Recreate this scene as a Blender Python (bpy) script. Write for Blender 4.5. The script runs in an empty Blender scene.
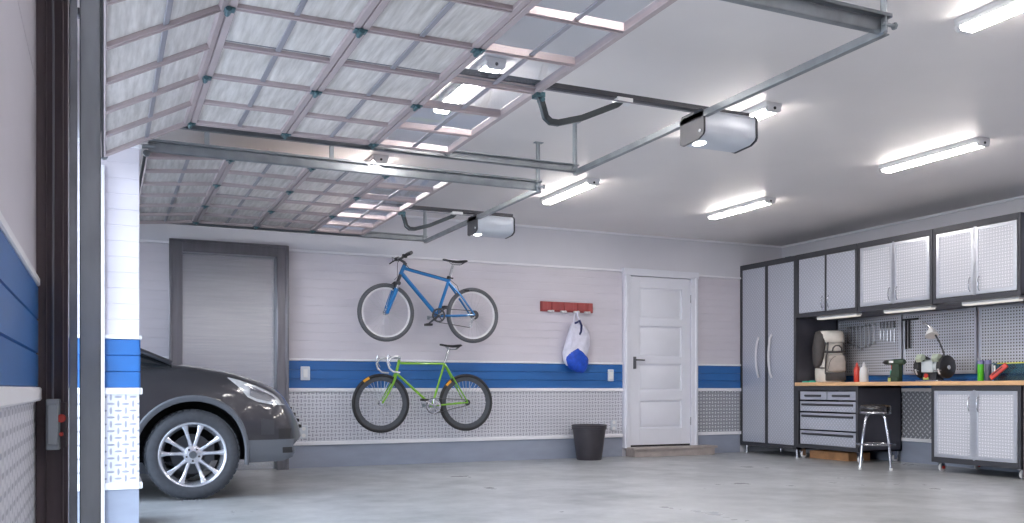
import bpy, bmesh, math, random
from mathutils import Vector, Matrix
random.seed(7)
PI = math.pi
SC = bpy.context.scene
COL = SC.collection

# ------------------------------------------------------------------ helpers
def lin(c):
    f = lambda v: (v/255)/12.92 if v/255 <= .04045 else (((v/255)+.055)/1.055)**2.4
    return (f(c[0]), f(c[1]), f(c[2]), 1)

class MB:
    """collects shapes given in world coordinates (or local ones) into one mesh"""
    def __init__(s): s.v = []; s.f = []
    def add(s, vs, fs):
        b = len(s.v); s.v += [tuple(p) for p in vs]; s.f += [tuple(b+i for i in q) for q in fs]; return s
    def box(s, x0, x1, y0, y1, z0, z1):
        x0, x1 = sorted((x0, x1)); y0, y1 = sorted((y0, y1)); z0, z1 = sorted((z0, z1))
        return s.add([(x0,y0,z0),(x1,y0,z0),(x1,y1,z0),(x0,y1,z0),(x0,y0,z1),(x1,y0,z1),(x1,y1,z1),(x0,y1,z1)],
                     [(0,3,2,1),(4,5,6,7),(0,1,5,4),(1,2,6,5),(2,3,7,6),(3,0,4,7)])
    def obox(s, o, e, u, n, a0, a1, b0, b1, c0, c1):
        o, e, u, n = map(Vector, (o, e, u, n))
        P = [o+e*a+u*b+n*c for c in (c0, c1) for (a, b) in ((a0,b0),(a1,b0),(a1,b1),(a0,b1))]
        return s.add(P, [(0,3,2,1),(4,5,6,7),(0,1,5,4),(1,2,6,5),(2,3,7,6),(3,0,4,7)])
    def tube(s, pts, r, n=10, cap=True, closed=False):
        pts = [Vector(p) for p in pts]; m = len(pts)
        rr = r if isinstance(r, (list, tuple)) else [r]*m
        up = None; rings = []
        for i, p in enumerate(pts):
            if closed: t = pts[(i+1) % m]-pts[i-1]
            else: t = pts[min(i+1, m-1)]-pts[max(i-1, 0)]
            t.normalize()
            if up is None:
                up = Vector((0,0,1)) if abs(t.z) < .9 else Vector((1,0,0))
            a = t.cross(up)
            if a.length < 1e-4: a = t.cross(Vector((0.3,1,0.2)))
            a.normalize(); b = a.cross(t).normalized(); up = b
            rings.append([p+(a*math.cos(2*PI*k/n)+b*math.sin(2*PI*k/n))*rr[i] for k in range(n)])
        vs = [v for q in rings for v in q]; fs = []
        for i in range(m if closed else m-1):
            j = (i+1) % m
            for k in range(n):
                l = (k+1) % n; fs.append((i*n+k, i*n+l, j*n+l, j*n+k))
        if cap and not closed:
            fs.append(tuple(range(n))[::-1]); fs.append(tuple((m-1)*n+k for k in range(n)))
        return s.add(vs, fs)
    def lathe(s, prof, c, ax=(0,0,1), n=32, cap=True):
        """prof: (radius, height along axis)"""
        c = Vector(c); ax = Vector(ax).normalized()
        a = ax.cross(Vector((0,0,1)) if abs(ax.z) < .9 else Vector((1,0,0))).normalized(); b = ax.cross(a)
        vs = []; fs = []
        for (r, h) in prof:
            for k in range(n):
                vs.append(c+ax*h+(a*math.cos(2*PI*k/n)+b*math.sin(2*PI*k/n))*max(r, 1e-4))
        for i in range(len(prof)-1):
            for k in range(n):
                l = (k+1) % n; fs.append((i*n+k, i*n+l, (i+1)*n+l, (i+1)*n+k))
        if cap:
            fs.append(tuple(range(n))[::-1]); fs.append(tuple((len(prof)-1)*n+k for k in range(n)))
        return s.add(vs, fs)
    def cyl(s, p0, p1, r0, r1=None, n=16):
        p0 = Vector(p0); p1 = Vector(p1); r1 = r0 if r1 is None else r1
        return s.lathe([(r0, 0), (r1, (p1-p0).length)], p0, p1-p0, n)
    def ball(s, c, r, n=12, sc=(1,1,1)):
        vs = []; fs = []; m = n//2+1
        for i in range(m):
            th = PI*i/(m-1)
            for k in range(n):
                ph = 2*PI*k/n
                vs.append((c[0]+sc[0]*r*max(math.sin(th),1e-3)*math.cos(ph), c[1]+sc[1]*r*max(math.sin(th),1e-3)*math.sin(ph), c[2]+sc[2]*r*math.cos(th)))
        for i in range(m-1):
            for k in range(n):
                l = (k+1) % n; fs.append((i*n+k, (i+1)*n+k, (i+1)*n+l, i*n+l))
        return s.add(vs, fs)
    def prism(s, pts, o, e, u, n, c0, c1):
        """2D outline in plane (e,u) at o, extruded along n from c0 to c1"""
        o, e, u, n = map(Vector, (o, e, u, n)); m = len(pts)
        vs = [o+e*a+u*b+n*c0 for a, b in pts]+[o+e*a+u*b+n*c1 for a, b in pts]
        fs = [tuple(range(m))[::-1], tuple(range(m, 2*m))]+[(i, (i+1) % m, m+(i+1) % m, m+i) for i in range(m)]
        return s.add(vs, fs)
    def build(s, name, m, parent=None, loc=None, bevel=0, angle=35, local=False, seg=2, label=None):
        me = bpy.data.meshes.new(name)
        if local: o0 = Vector((0,0,0))
        elif parent is not None: o0 = rootloc(parent)
        else: o0 = Vector(loc or (0,0,0))
        me.from_pydata([tuple(Vector(p)-o0) for p in s.v], [], s.f)
        bm = bmesh.new(); bm.from_mesh(me); bmesh.ops.recalc_face_normals(bm, faces=bm.faces)
        bm.to_mesh(me); bm.free()
        for p in me.polygons: p.use_smooth = True
        me.set_sharp_from_angle(angle=math.radians(angle))
        me.materials.append(m)
        o = bpy.data.objects.new(name, me); COL.objects.link(o)
        if parent is not None: o.parent = parent
        elif loc is not None: o.location = loc
        if bevel:
            b = o.modifiers.new('bevel', 'BEVEL'); b.width = bevel; b.segments = seg; b.limit_method = 'ANGLE'; b.angle_limit = math.radians(40)
            b.harden_normals = False
        if label: o['label'] = label
        return o

def rootloc(o):
    while o.parent is not None: o = o.parent
    return Vector(o.location)
def tag(o, label, cat, group=None, kind=None):
    o['label'] = label; o['category'] = cat
    if group: o['group'] = group
    if kind: o['kind'] = kind
    return o
def thing(name, loc, label, cat, group=None, rz=0):
    o = bpy.data.objects.new(name, None); COL.objects.link(o); o.empty_display_size = .1
    o.location = loc; o.rotation_euler = (0, 0, rz)
    return tag(o, label, cat, group)
def struct(o, label=None):
    o['kind'] = 'structure'
    if label: o['label'] = label
    return o
def copy_tree(o, parent=None):
    c = o.copy(); COL.objects.link(c)
    if parent is not None: c.parent = parent
    for ch in list(o.children): copy_tree(ch, c)
    return c

# ------------------------------------------------------------------ materials
class N:
    def __init__(s, m): s.t = m.node_tree; s.b = s.t.nodes['Principled BSDF']; s.out = s.t.nodes['Material Output']
    def n(s, ty, **k):
        x = s.t.nodes.new(ty)
        for a, b in k.items(): setattr(x, a, b)
        return x
    def l(s, a, b): s.t.links.new(a, b)
    def m(s, op, a, b=None, c=None):
        x = s.n('ShaderNodeMath', operation=op)
        for i, v in enumerate((a, b, c)):
            if v is None: continue
            if isinstance(v, (int, float)): x.inputs[i].default_value = v
            else: s.l(v, x.inputs[i])
        return x.outputs[0]
    def coord(s, kind='Object'):
        return s.n('ShaderNodeTexCoord').outputs[kind]
    def xyz(s, v=None):
        x = s.n('ShaderNodeSeparateXYZ'); s.l(v or s.coord(), x.inputs[0]); return x.outputs
    def mix(s, f, a, b):
        x = s.n('ShaderNodeMix', data_type='RGBA')
        for i, v in ((0, f), (6, a), (7, b)):
            if isinstance(v, (int, float, tuple)): x.inputs[i].default_value = v
            else: s.l(v, x.inputs[i])
        return x.outputs[2]
    def noise(s, scale=5, detail=4, stretch=(1,1,1), rough=.5, vec=None):
        mp = s.n('ShaderNodeMapping'); mp.inputs['Scale'].default_value = stretch; s.l(vec or s.coord(), mp.inputs[0])
        x = s.n('ShaderNodeTexNoise'); x.inputs['Scale'].default_value = scale; x.inputs['Detail'].default_value = detail; x.inputs['Roughness'].default_value = rough
        s.l(mp.outputs[0], x.inputs['Vector']); return x.outputs[0]
    def rng(s, v, a, b, lo=0., hi=1.):
        x = s.n('ShaderNodeMapRange'); s.l(v, x.inputs[0])
        for i, q in enumerate((a, b, lo, hi)): x.inputs[i+1].default_value = q
        return x.outputs[0]
    def bump(s, h, strength=.3, dist=.01):
        x = s.n('ShaderNodeBump'); x.inputs['Strength'].default_value = strength; x.inputs['Distance'].default_value = dist
        s.l(h, x.inputs['Height']); s.l(x.outputs[0], s.b.inputs['Normal'])

def mat(name, c, rough=.5, metal=0, var=.06, vs=6, coat=0, em=None, es=0, spec=None, stretch=(1,1,1), bump=0):
    m = bpy.data.materials.new(name); m.use_nodes = True; k = N(m); b = k.b
    c = lin(c)
    if var:
        nz = k.noise(vs, 4, stretch)
        d = tuple(max(0, v*(1-var*2)) for v in c[:3])+(1,); e = tuple(min(1, v*(1+var)) for v in c[:3])+(1,)
        k.l(k.mix(k.rng(nz, .3, .7), d, e), b.inputs['Base Color'])
        if bump: k.bump(nz, bump, .003)
    else: b.inputs['Base Color'].default_value = c
    b.inputs['Roughness'].default_value = rough; b.inputs['Metallic'].default_value = metal
    if coat: b.inputs['Coat Weight'].default_value = coat; b.inputs['Coat Roughness'].default_value = .06
    if spec is not None: b.inputs['Specular IOR Level'].default_value = spec
    if em: b.inputs['Emission Color'].default_value = lin(em); b.inputs['Emission Strength'].default_value = es
    return m

def tread(name, base, bar, cell=.04, diag=False, metal=.5, rough=.38, size=(.44,.15), bs=.5):
    """raised bar tread plate, bars alternating in direction"""
    m = bpy.data.materials.new(name); m.use_nodes = True; k = N(m); b = k.b
    x, y, z = k.xyz()
    u = k.m('ADD', x, y); v = z
    if diag:
        u, v = k.m('MULTIPLY', k.m('ADD', u, v), .7071), k.m('MULTIPLY', k.m('SUBTRACT', v, u), .7071)
    u = k.m('DIVIDE', u, cell); v = k.m('DIVIDE', v, cell)
    fu, fv = k.m('FLOOR', u), k.m('FLOOR', v)
    par = k.m('ABSOLUTE', k.m('MODULO', k.m('ADD', fu, fv), 2.))
    pu = k.m('SUBTRACT', k.m('SUBTRACT', u, fu), .5); pv = k.m('SUBTRACT', k.m('SUBTRACT', v, fv), .5)
    ip = k.m('SUBTRACT', 1., par)
    a = k.m('ADD', k.m('MULTIPLY', pu, par), k.m('MULTIPLY', pv, ip))
    c = k.m('ADD', k.m('MULTIPLY', pv, par), k.m('MULTIPLY', pu, ip))
    r = k.m('ADD', k.m('POWER', k.m('DIVIDE', k.m('ABSOLUTE', a), size[0]), 2.), k.m('POWER', k.m('DIVIDE', k.m('ABSOLUTE', c), size[1]), 2.))
    h = k.rng(r, 1.3, .5)
    k.l(k.mix(h, lin(base), lin(bar)), b.inputs['Base Color'])
    b.inputs['Metallic'].default_value = metal; b.inputs['Roughness'].default_value = rough
    k.bump(h, bs, .004)
    return m

def pegmat(name, c, pitch=.0315, rad=.2):
    m = bpy.data.materials.new(name); m.use_nodes = True; k = N(m); b = k.b
    x, y, z = k.xyz()
    u = k.m('DIVIDE', y, pitch); v = k.m('DIVIDE', z, pitch)
    pu = k.m('SUBTRACT', k.m('SUBTRACT', u, k.m('FLOOR', u)), .5); pv = k.m('SUBTRACT', k.m('SUBTRACT', v, k.m('FLOOR', v)), .5)
    d = k.m('MAXIMUM', k.m('ABSOLUTE', pu), k.m('ABSOLUTE', pv))
    h = k.rng(d, rad+.05, rad-.05)
    k.l(k.mix(h, lin(c), lin((22,22,26))), b.inputs['Base Color'])
    k.l(k.rng(h, 0, 1, .5, 0.), b.inputs['Metallic']); k.l(k.rng(h, 0, 1, .33, .9), b.inputs['Roughness'])
    return m

def concrete():
    m = bpy.data.materials.new('polished concrete'); m.use_nodes = True; k = N(m); b = k.b
    n1 = k.noise(.9, 6, (1,1,1), .6); n2 = k.noise(4, 8, (1,1,1), .65)
    t = k.m('ADD', k.m('MULTIPLY', n1, .65), k.m('MULTIPLY', n2, .35))
    k.l(k.mix(k.rng(t, .38, .62), lin((146,150,154)), lin((186,189,192))), b.inputs['Base Color'])
    k.l(k.rng(t, .35, .65, .42, .26), b.inputs['Roughness'])
    b.inputs['Coat Weight'].default_value = .15; b.inputs['Coat Roughness'].default_value = .25
    k.bump(n2, .02, .004)
    return m

def streaky(name):
    m = bpy.data.materials.new(name); m.use_nodes = True; k = N(m); b = k.b
    n1 = k.noise(10, 3, (4., .35, 1), .6); n2 = k.noise(2.2, 3)
    x, y, z = k.xyz()
    rib = k.m('SINE', k.m('MULTIPLY', x, 160.))
    t = k.m('ADD', k.m('MULTIPLY', n1, .7), k.m('MULTIPLY', n2, .3))
    k.l(k.mix(k.rng(t, .36, .66), lin((216,211,207)), lin((248,244,242))), b.inputs['Base Color'])
    b.inputs['Roughness'].default_value = .35
    k.bump(rib, .25, .002)
    tr = k.n('ShaderNodeBsdfTranslucent'); k.l(k.mix(k.rng(t, .36, .66), lin((190,188,188)), lin((245,243,245))), tr.inputs[0])
    ms = k.n('ShaderNodeMixShader'); ms.inputs[0].default_value = .3
    k.l(b.outputs[0], ms.inputs[1]); k.l(tr.outputs[0], ms.inputs[2]); k.l(ms.outputs[0], k.out.inputs[0])
    return m

def glassm(name, tint=(214,228,240), g=.22, rough=.03):
    m = bpy.data.materials.new(name); m.use_nodes = True; k = N(m)
    t = k.n('ShaderNodeBsdfTransparent'); t.inputs[0].default_value = lin(tint)
    gl = k.n('ShaderNodeBsdfGlossy'); gl.inputs['Roughness'].default_value = rough; gl.inputs['Color'].default_value = lin((220,232,245))
    f = k.n('ShaderNodeLayerWeight'); f.inputs[0].default_value = .5
    ms = k.n('ShaderNodeMixShader'); k.l(k.m('ADD', k.m('MULTIPLY', k.m('POWER', f.outputs['Facing'], 5.), .4), g), ms.inputs[0])
    k.l(t.outputs[0], ms.inputs[1]); k.l(gl.outputs[0], ms.inputs[2]); k.l(ms.outputs[0], k.out.inputs[0])
    return m

def flake(name, c):
    m = mat(name, c, .28, .55, var=.02, coat=.9); return m

M = dict(
    ceiling=mat('ceiling paint', (234,230,230), .45, var=.015, vs=1.5),
    wall=mat('upper wall paint', (216,216,224), .5, var=.015, vs=2),
    slat=mat('pale slat panel', (211,207,217), .32, var=.03, vs=1.6, stretch=(1,1,3)),
    blue=mat('blue band', (46,104,172), .3, var=.06, vs=2.5, stretch=(1,1,5)),
    trim=mat('white trim', (240,240,246), .35, var=.01),
    plinth=mat('grey blue plinth', (152,160,178), .35, var=.05, vs=3, stretch=(1,1,3)),
    treadl=tread('light wall tread plate', (214,215,224), (158,160,174), .040, False, .2, .4, (.56,.17)),
    tread=tread('wall tread plate', (160,162,170), (232,234,240), .045, False, .35, .4, (.42,.16)),
    tread2=tread('cabinet tread plate', (182,186,198), (206,210,222), .034, True, .4, .36, (.45,.17), .25),
    tread3=tread('tight tread plate', (200,202,211), (234,234,242), .030, False, .25, .36, (.45,.17), .3),
    floor=concrete(),
    drive=mat('driveway concrete', (190,188,184), .8, var=.08, vs=3),
    doorw=mat('white door paint', (226,228,238), .35, var=.01),
    step=mat('step boards', (172,162,158), .6, var=.08, vs=8, stretch=(1,6,1)),
    steel=mat('brushed steel', (190,194,200), .24, 1., var=.05, vs=3, stretch=(.6,1,30)),
    steeld=mat('dark steel frame', (128,128,135), .3, .95, var=.06, vs=3, stretch=(8,1,1)),
    galv=mat('galvanised track', (150,156,162), .34, .75, var=.1, vs=9),
    galvd=mat('dull track zinc', (158,166,173), .45, .35, var=.1, vs=12, stretch=(1,1,.3)),  # zinc with a rougher, less metallic finish
    brown=mat('dark brown jamb', (104,93,97), .45, .1, var=.12, vs=4, stretch=(6,6,1)),
    bars=mat('rose grey aluminium', (190,176,178), .4, .25, var=.05, vs=5),
    mid=mat('blue grey rail', (168,166,176), .35, .4, var=.04),
    pane=streaky('ribbed translucent sheet'),
    glass=glassm('door glass', (251,253,255), .05),
    hinge=mat('zinc green hinge', (96,132,140), .3, .7, var=.15, vs=60),
    black=mat('black rubber', (34,34,38), .6, var=.08, vs=20),
    tyre=mat('tyre rubber', (70,74,82), .65, var=.08, vs=30),
    tyreg=mat('grey bike tyre', (88,90,96), .6, var=.06, vs=40),
    dark=mat('charcoal metal', (74,75,81), .4, .45, var=.05, vs=5),
    darker=mat('charcoal carcass side', (84,84,94), .38, .4, var=.15, vs=2),
    arm=mat('grey painted arm', (72,78,82), .4, .4, var=.06, vs=12),
    housing=mat('silver housing', (206,212,222), .35, .25, var=.03, vs=5),
    lamp=mat('lit diffuser', (255,255,255), .4, var=0, em=(255,247,240), es=30),
    lampw=mat('lit cabinet strip', (205,205,205), .4, var=0, em=(255,250,240), es=.25),
    lens=mat('lit opener lens', (255,255,255), .3, var=0, em=(255,255,255), es=3),
    fix=mat('white fixture', (222,222,224), .4, var=.01),
    chrome=mat('chrome', (176,178,186), .2, 1., var=.02),
    alu=mat('satin aluminium', (206,210,220), .3, .7, var=.03, vs=6, stretch=(1,1,8)),
    drawer=mat('drawer steel', (186,190,202), .32, .55, var=.05, vs=4, stretch=(1,1,12)),
    wood=mat('maple worktop', (228,184,138), .4, var=.1, vs=5, stretch=(6,.6,6)),
    board=mat('cardboard', (190,140,98), .7, var=.12, vs=9),
    car=flake('graphite car paint', (64,64,70)),
    clad=mat('grey cladding', (96,100,108), .5, .1, var=.03),
    well=mat('wheel well liner', (16,16,18), .8, var=.1),
    cglass=mat('tinted car glass', (30,34,38), .05, .1, var=0, coat=.5),
    hlens=mat('headlamp lens', (226,230,234), .15, .35, var=.12, vs=30, coat=.8),
    alloy=mat('alloy rim', (212,216,226), .25, .8, var=.03),
    bblue=mat('blue bicycle paint', (10,112,180), .28, .15, var=.03, coat=.6),
    bgreen=mat('green bicycle paint', (122,180,44), .3, .1, var=.03, coat=.6),
    silver=mat('polished alloy', (206,208,214), .25, .85, var=.03),
    rimw=mat('pale alloy rim', (222,222,228), .35, .2, var=.01),
    spoke=mat('spoke wire', (200,200,206), .35, .4, var=0),
    gold=mat('orange tyre label', (226,160,40), .5, var=.05),
    red=mat('red enamel', (206,66,52), .35, var=.05, coat=.3),
    rack=mat('red painted rack', (164,72,72), .45, var=.08, vs=14),
    bagw=mat('white nylon', (222,222,240), .6, var=.06, vs=16, bump=.6),
    bagb=mat('blue nylon', (26,80,200), .5, var=.15, vs=18, bump=.6),
    navy=mat('navy lining', (30,38,90), .6, var=.1),
    binm=mat('charcoal bin plastic', (62,59,66), .45, var=.08, vs=9),
    cream=mat('cream pack fabric', (232,228,222), .65, var=.04, vs=14, bump=.3),
    taupe=mat('grey taupe pack fabric', (186,178,172), .7, var=.05, vs=14, bump=.3),
    grey=mat('dark grey pack fabric', (80,77,78), .75, var=.06, vs=18, bump=.3),
    white=mat('white plastic', (232,232,234), .35, var=.01),
    plate=mat('grey white switch plate', (206,212,222), .4, var=.01),
    gbottle=mat('bright green tube', (92,200,52), .3, var=.03),
    violet=mat('violet grey plastic', (132,132,176), .4, var=.04),
    dgreen=mat('dark green drill body', (52,74,58), .45, var=.06, vs=20),
    teal=mat('teal plastic', (56,182,160), .45, var=.04),
    tealp=mat('teal shelf item', (66,138,150), .45, var=.08),
    lime=mat('pale lime plastic', (206,216,130), .5, var=.04),
    palegreen=mat('pale green casting', (196,208,190), .4, .2, var=.08, vs=30),
    motor=mat('pale grey motor', (206,216,222), .35, .1, var=.03),
    wheelg=mat('dark grinder guard', (58,58,62), .45, .4, var=.08, vs=9),
    clearbox=glassm('tool case shell', (196,218,222), .10, .2),
    yellow=mat('yellow case rim', (214,214,60), .5, var=.05),
    peg=pegmat('perforated steel', (216,219,228)),
    cable=mat('grey cable', (150,150,158), .4, .5, var=.03),
    seat=mat('black vinyl', (30,28,32), .25, var=.05, coat=.4),
)

# ------------------------------------------------------------------ setting
XW, YB, XR, ZC, YN = -.18, 9.48, 8.26, 2.73, -2.6
struct(MB().box(XW-.3, XR+.2, YN-.2, YB+.2, -.15, 0).build('floor', M['floor']), 'smooth grey polished concrete garage floor')
struct(MB().box(XW-.3, XR+.2, YN-.2, YB+.2, ZC, ZC+.15).build('ceiling', M['ceiling']), 'plain pale grey painted garage ceiling')
wb = struct(MB().box(XW-.3, XR+.2, YB, YB+.15, 0, ZC).build('wall_back', M['wall']), 'long far wall with the bicycles and the doors')
wr = struct(MB().box(XR, XR+.15, YN-.2, YB, 0, ZC).build('wall_right', M['wall']), 'right wall behind the workbench and cabinets')
struct(MB().box(XW-.3, XR, YN-.15, YN, 0, ZC).build('wall_near', M['wall']), 'near wall of the garage')
mb = MB().box(XW-.28, XW, YN, 2.95, 0, ZC)
mb.box(XW-.28, XW, 2.95, 9.0, 2.32, ZC).box(XW-.28, XW, 8.98, YB, 0, ZC)
wl = struct(mb.build('wall_left', M['wall']), 'left wall that holds the two vehicle openings')
PX0, PX1, PY0, PY1 = XW-.28, .185, 5.79, 6.22
wp = struct(MB().box(PX0, PX1, PY0, PY1, 0, ZC-.002).build('wall_pier', M['wall']), 'pier standing between the two vehicle openings')
struct(MB().box(-26, XW-.28, -14, 26, -.12, -.03).build('ground', M['drive']), 'driveway outside')

def planks(z0, z1, n, dep=.004, gw=.007):
    P = []; h = (z1-z0)/n
    for i in range(n):
        a, b = z0+i*h, z0+(i+1)*h
        P += [(0, a), (dep, a+gw*.4), (dep, b-gw*.6), (0, b-gw*.2)]
    return P
def strip_mesh(p0, p1, nrm, prof):
    """prof: (offset out of the wall, z) open polyline, extruded from p0 to p1, closed to the wall"""
    n = Vector((nrm[0], nrm[1], 0)); a = Vector((p0[0], p0[1], 0)); b = Vector((p1[0], p1[1], 0))
    pr = [(0, prof[0][1])]+prof+[(0, prof[-1][1])]
    e = (b-a); L = e.length; e.normalize()
    return MB().prism([(o, z) for o, z in pr], a, n, (0,0,1), e, 0, L)
def cladding(wall, p0, p1, nrm, t=.02, tread_m=None, up=12):
    def S(name, prof, m):
        o = strip_mesh(p0, p1, nrm, prof).build(name, m, wall, angle=20); o['kind'] = 'structure'
    S('plinth_board', [(t*.6, 0), (t*.6, .235)], M['plinth'])
    S('trim_strip', [(t+.012, .235), (t+.016, .24), (t+.016, .270), (t+.012, .275)], M['trim'])
    S('tread_plate', [(t*.8, .275), (t*.8, .795)], tread_m or M['treadl'])
    S('trim_strip', [(t+.012, .795), (t+.016, .80), (t+.016, .829), (t+.012, .834)], M['trim'])
    S('blue_band', [(t*.5+o, z) for o, z in planks(.834, 1.122, 3, .008)], M['blue'])
    S('trim_strip', [(t+.008, 1.122), (t+.012, 1.125), (t+.012, 1.142), (t+.008, 1.145)], M['trim'])
    S('slat_panel', [(t*.5+o, z) for o, z in planks(1.145, 2.255, up, .003, .005)], M['slat'])
    S('trim_strip', [(t+.008, 2.255), (t+.012, 2.258), (t+.012, 2.276), (t+.008, 2.279)], M['trim'])
cladding(wb, (XW, YB), (.585, YB), (0,-1))
cladding(wb, (1.712, YB), (5.77, YB), (0,-1))
cladding(wb, (6.865, YB), (7.56, YB), (0,-1), tread_m=M['tread'])
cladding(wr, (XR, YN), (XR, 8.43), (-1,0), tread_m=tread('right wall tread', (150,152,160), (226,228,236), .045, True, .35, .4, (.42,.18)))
cladding(wl, (XW, YN), (XW, 2.90), (1,0), t=.002, up=2)
cladding(wl, (XW, 9.0), (XW, YB-.02), (1,0))
cladding(wp, (PX0+.05, PY0), (PX1+.004, PY0), (0,-1), t=.008)
cladding(wp, (PX1, PY0-.004), (PX1, PY1+.004), (1,0), t=.008)
cladding(wp, (PX0+.05, PY1), (PX1, PY1), (0,1), t=.008)
cladding(struct(bpy.data.objects['wall_near']), (XW, YN), (XR, YN), (0,1))  # unseen cladding, added so the steel door reflects a darker lower zone
# white corner strip where the pier meets the opening
struct(MB().box(-.075, .004, PY0-.045, PY0-.03, 0, 2.13).build('trim_3', M['trim'], bevel=.003), 'white vertical edge strip on the pier')
# thin cornice where walls meet the ceiling
struct(MB().box(XW, XR, YB-.025, YB, ZC-.022, ZC).build('trim_1', M['trim'], bevel=.004), 'thin white cornice along the far wall')
struct(MB().box(XR-.025, XR, YN, YB-.025, ZC-.022, ZC).build('trim_2', M['trim'], bevel=.004), 'thin white cornice along the right wall')

# white panelled door
DX0, DX1, DZ0, DZ1 = 5.87, 6.75, .135, 2.205
d1 = MB()
yf = YB-.045
# leaf: stiles, rails and recessed panels with raised fields
rails = [(DZ0,.335),(.68,.795),(1.14,1.215),(1.597,1.69),(2.07,DZ1)]
d1.box(DX0, DX0+.125, yf, YB, DZ0, DZ1).box(DX1-.125, DX1, yf, YB, DZ0, DZ1)
rl = [(.135,.335),(.680-.0,.80),(1.135,1.215),(1.60,1.69),(2.07,2.205)]
for a, b in rl: d1.box(DX0+.125, DX1-.125, yf, YB, a, b)
for i in range(4):
    a, b = rl[i][1], rl[i+1][0]
    d1.box(DX0+.125, DX1-.125, yf+.022, YB, a, b)
    x0, x1 = DX0+.125, DX1-.125
    d1.add([(x0+.02,yf+.022,a+.02),(x1-.02,yf+.022,a+.02),(x1-.02,yf+.022,b-.02),(x0+.02,yf+.022,b-.02),
            (x0+.045,yf+.010,a+.045),(x1-.045,yf+.010,a+.045),(x1-.045,yf+.010,b-.045),(x0+.045,yf+.010,b-.045)],
           [(0,1,5,4),(1,2,6,5),(2,3,7,6),(3,0,4,7),(4,5,6,7)])
door1 = struct(d1.build('door_1', M['doorw'], bevel=.002), 'white four-panel door in the far wall above a low step')
c = MB().box(5.775, DX0-.008, YB-.065, YB, .10, 2.215).box(DX1+.008, 6.86, YB-.065, YB, .10, 2.215).box(5.765, 6.87, YB-.07, YB, 2.213, 2.30)
c.box(5.795, 5.82, YB-.078, YB-.06, .1, 2.23).box(6.815, 6.84, YB-.078, YB-.06, .1, 2.23)
c.build('door_casing', M['doorw'], door1, bevel=.004)['kind'] = 'structure'
h = MB().box(DX0+.038, DX0+.078, yf-.008, yf, 1.07, 1.22)
h.cyl((DX0+.058, yf-.008, 1.18), (DX0+.058, yf-.05, 1.18), .011).tube([(DX0+.058, yf-.045, 1.18), (DX0+.10, yf-.05, 1.18), (DX0+.175, yf-.046, 1.178)], .010)
h.cyl((DX0+.058, yf-.008, 1.10), (DX0+.058, yf-.018, 1.10), .012)
h.build('door_handle', mat('nickel handle', (120,122,128), .3, .8, var=.02), door1, bevel=.001)
for z in (.42, 1.96):
    MB().cyl((DX1+.004, yf-.006, z-.05), (DX1+.004, yf-.006, z+.05), .008).build('hinge', M['silver'], door1)
# dark threshold gap
MB().box(DX0, DX1, yf+.005, YB, .112, .135).build('threshold', M['black'], door1)

st = MB().box(5.82, 7.0, 9.26, YB-.014, 0, .085)
for i in range(2): st.box(5.80, 7.03, 9.24+i*.115, 9.24+i*.115+.108, .086, .112)
tag(st.build('door_step', M['step'], loc=None, bevel=.004), 'low brown-grey wooden step below the white door', 'step')

# brushed steel service door with a heavy frame
SX0, SX1 = .587, 1.712
d2 = MB().box(.70, 1.605, YB-.03, YB, 0, 2.175)
door2 = struct(d2.build('door_2', M['steel'], bevel=.002), 'wide brushed steel door in dark frame behind the car')
f = MB().box(SX0, .70, YB-.14, YB, 0, 2.28).box(1.605, SX1, YB-.14, YB, 0, 2.28).box(.70, 1.605, YB-.14, YB, 2.175, 2.28)
f.box(SX0-.012, SX0+.02, YB-.155, YB-.13, 0, 2.29).box(SX1-.02, SX1+.012, YB-.155, YB-.13, 0, 2.29).box(SX0, SX1, YB-.155, YB-.13, 2.268, 2.292)
f.build('door_frame', M['steeld'], door2, bevel=.004)['kind'] = 'structure'

# wall plates
def plate(x, z, label, kind, w=.098, h=.145):
    t = thing(kind, (x, YB-.018, z), label, 'switch' if kind == 'light_switch' else 'socket')
    MB().box(x-w/2, x+w/2, YB-.032, YB-.008, z-h/2, z+h/2).build('cover_plate', M['plate'], t, bevel=.006)
    if kind == 'light_switch': MB().box(x-.022, x+.022, YB-.038, YB-.032, z-.042, z+.042).build('rocker', M['white'], t, bevel=.003)
    else:
        for s in (-.035, .035): MB().cyl((x, YB-.032, z+s), (x, YB-.035, z+s), .021, n=20).build('outlet', M['white'], t)
plate(1.915, .988, 'pale switch plate on the blue band left of the green bicycle', 'light_switch')
plate(1.897, .375, 'pale socket plate on tread plate left of the green bicycle', 'wall_socket', .088, .14)
plate(5.603, .990, 'pale switch plate on the blue band beside the white door', 'light_switch', .078)
plate(5.643, .383, 'pale socket plate on tread plate above the bin', 'wall_socket', .078, .128)

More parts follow.
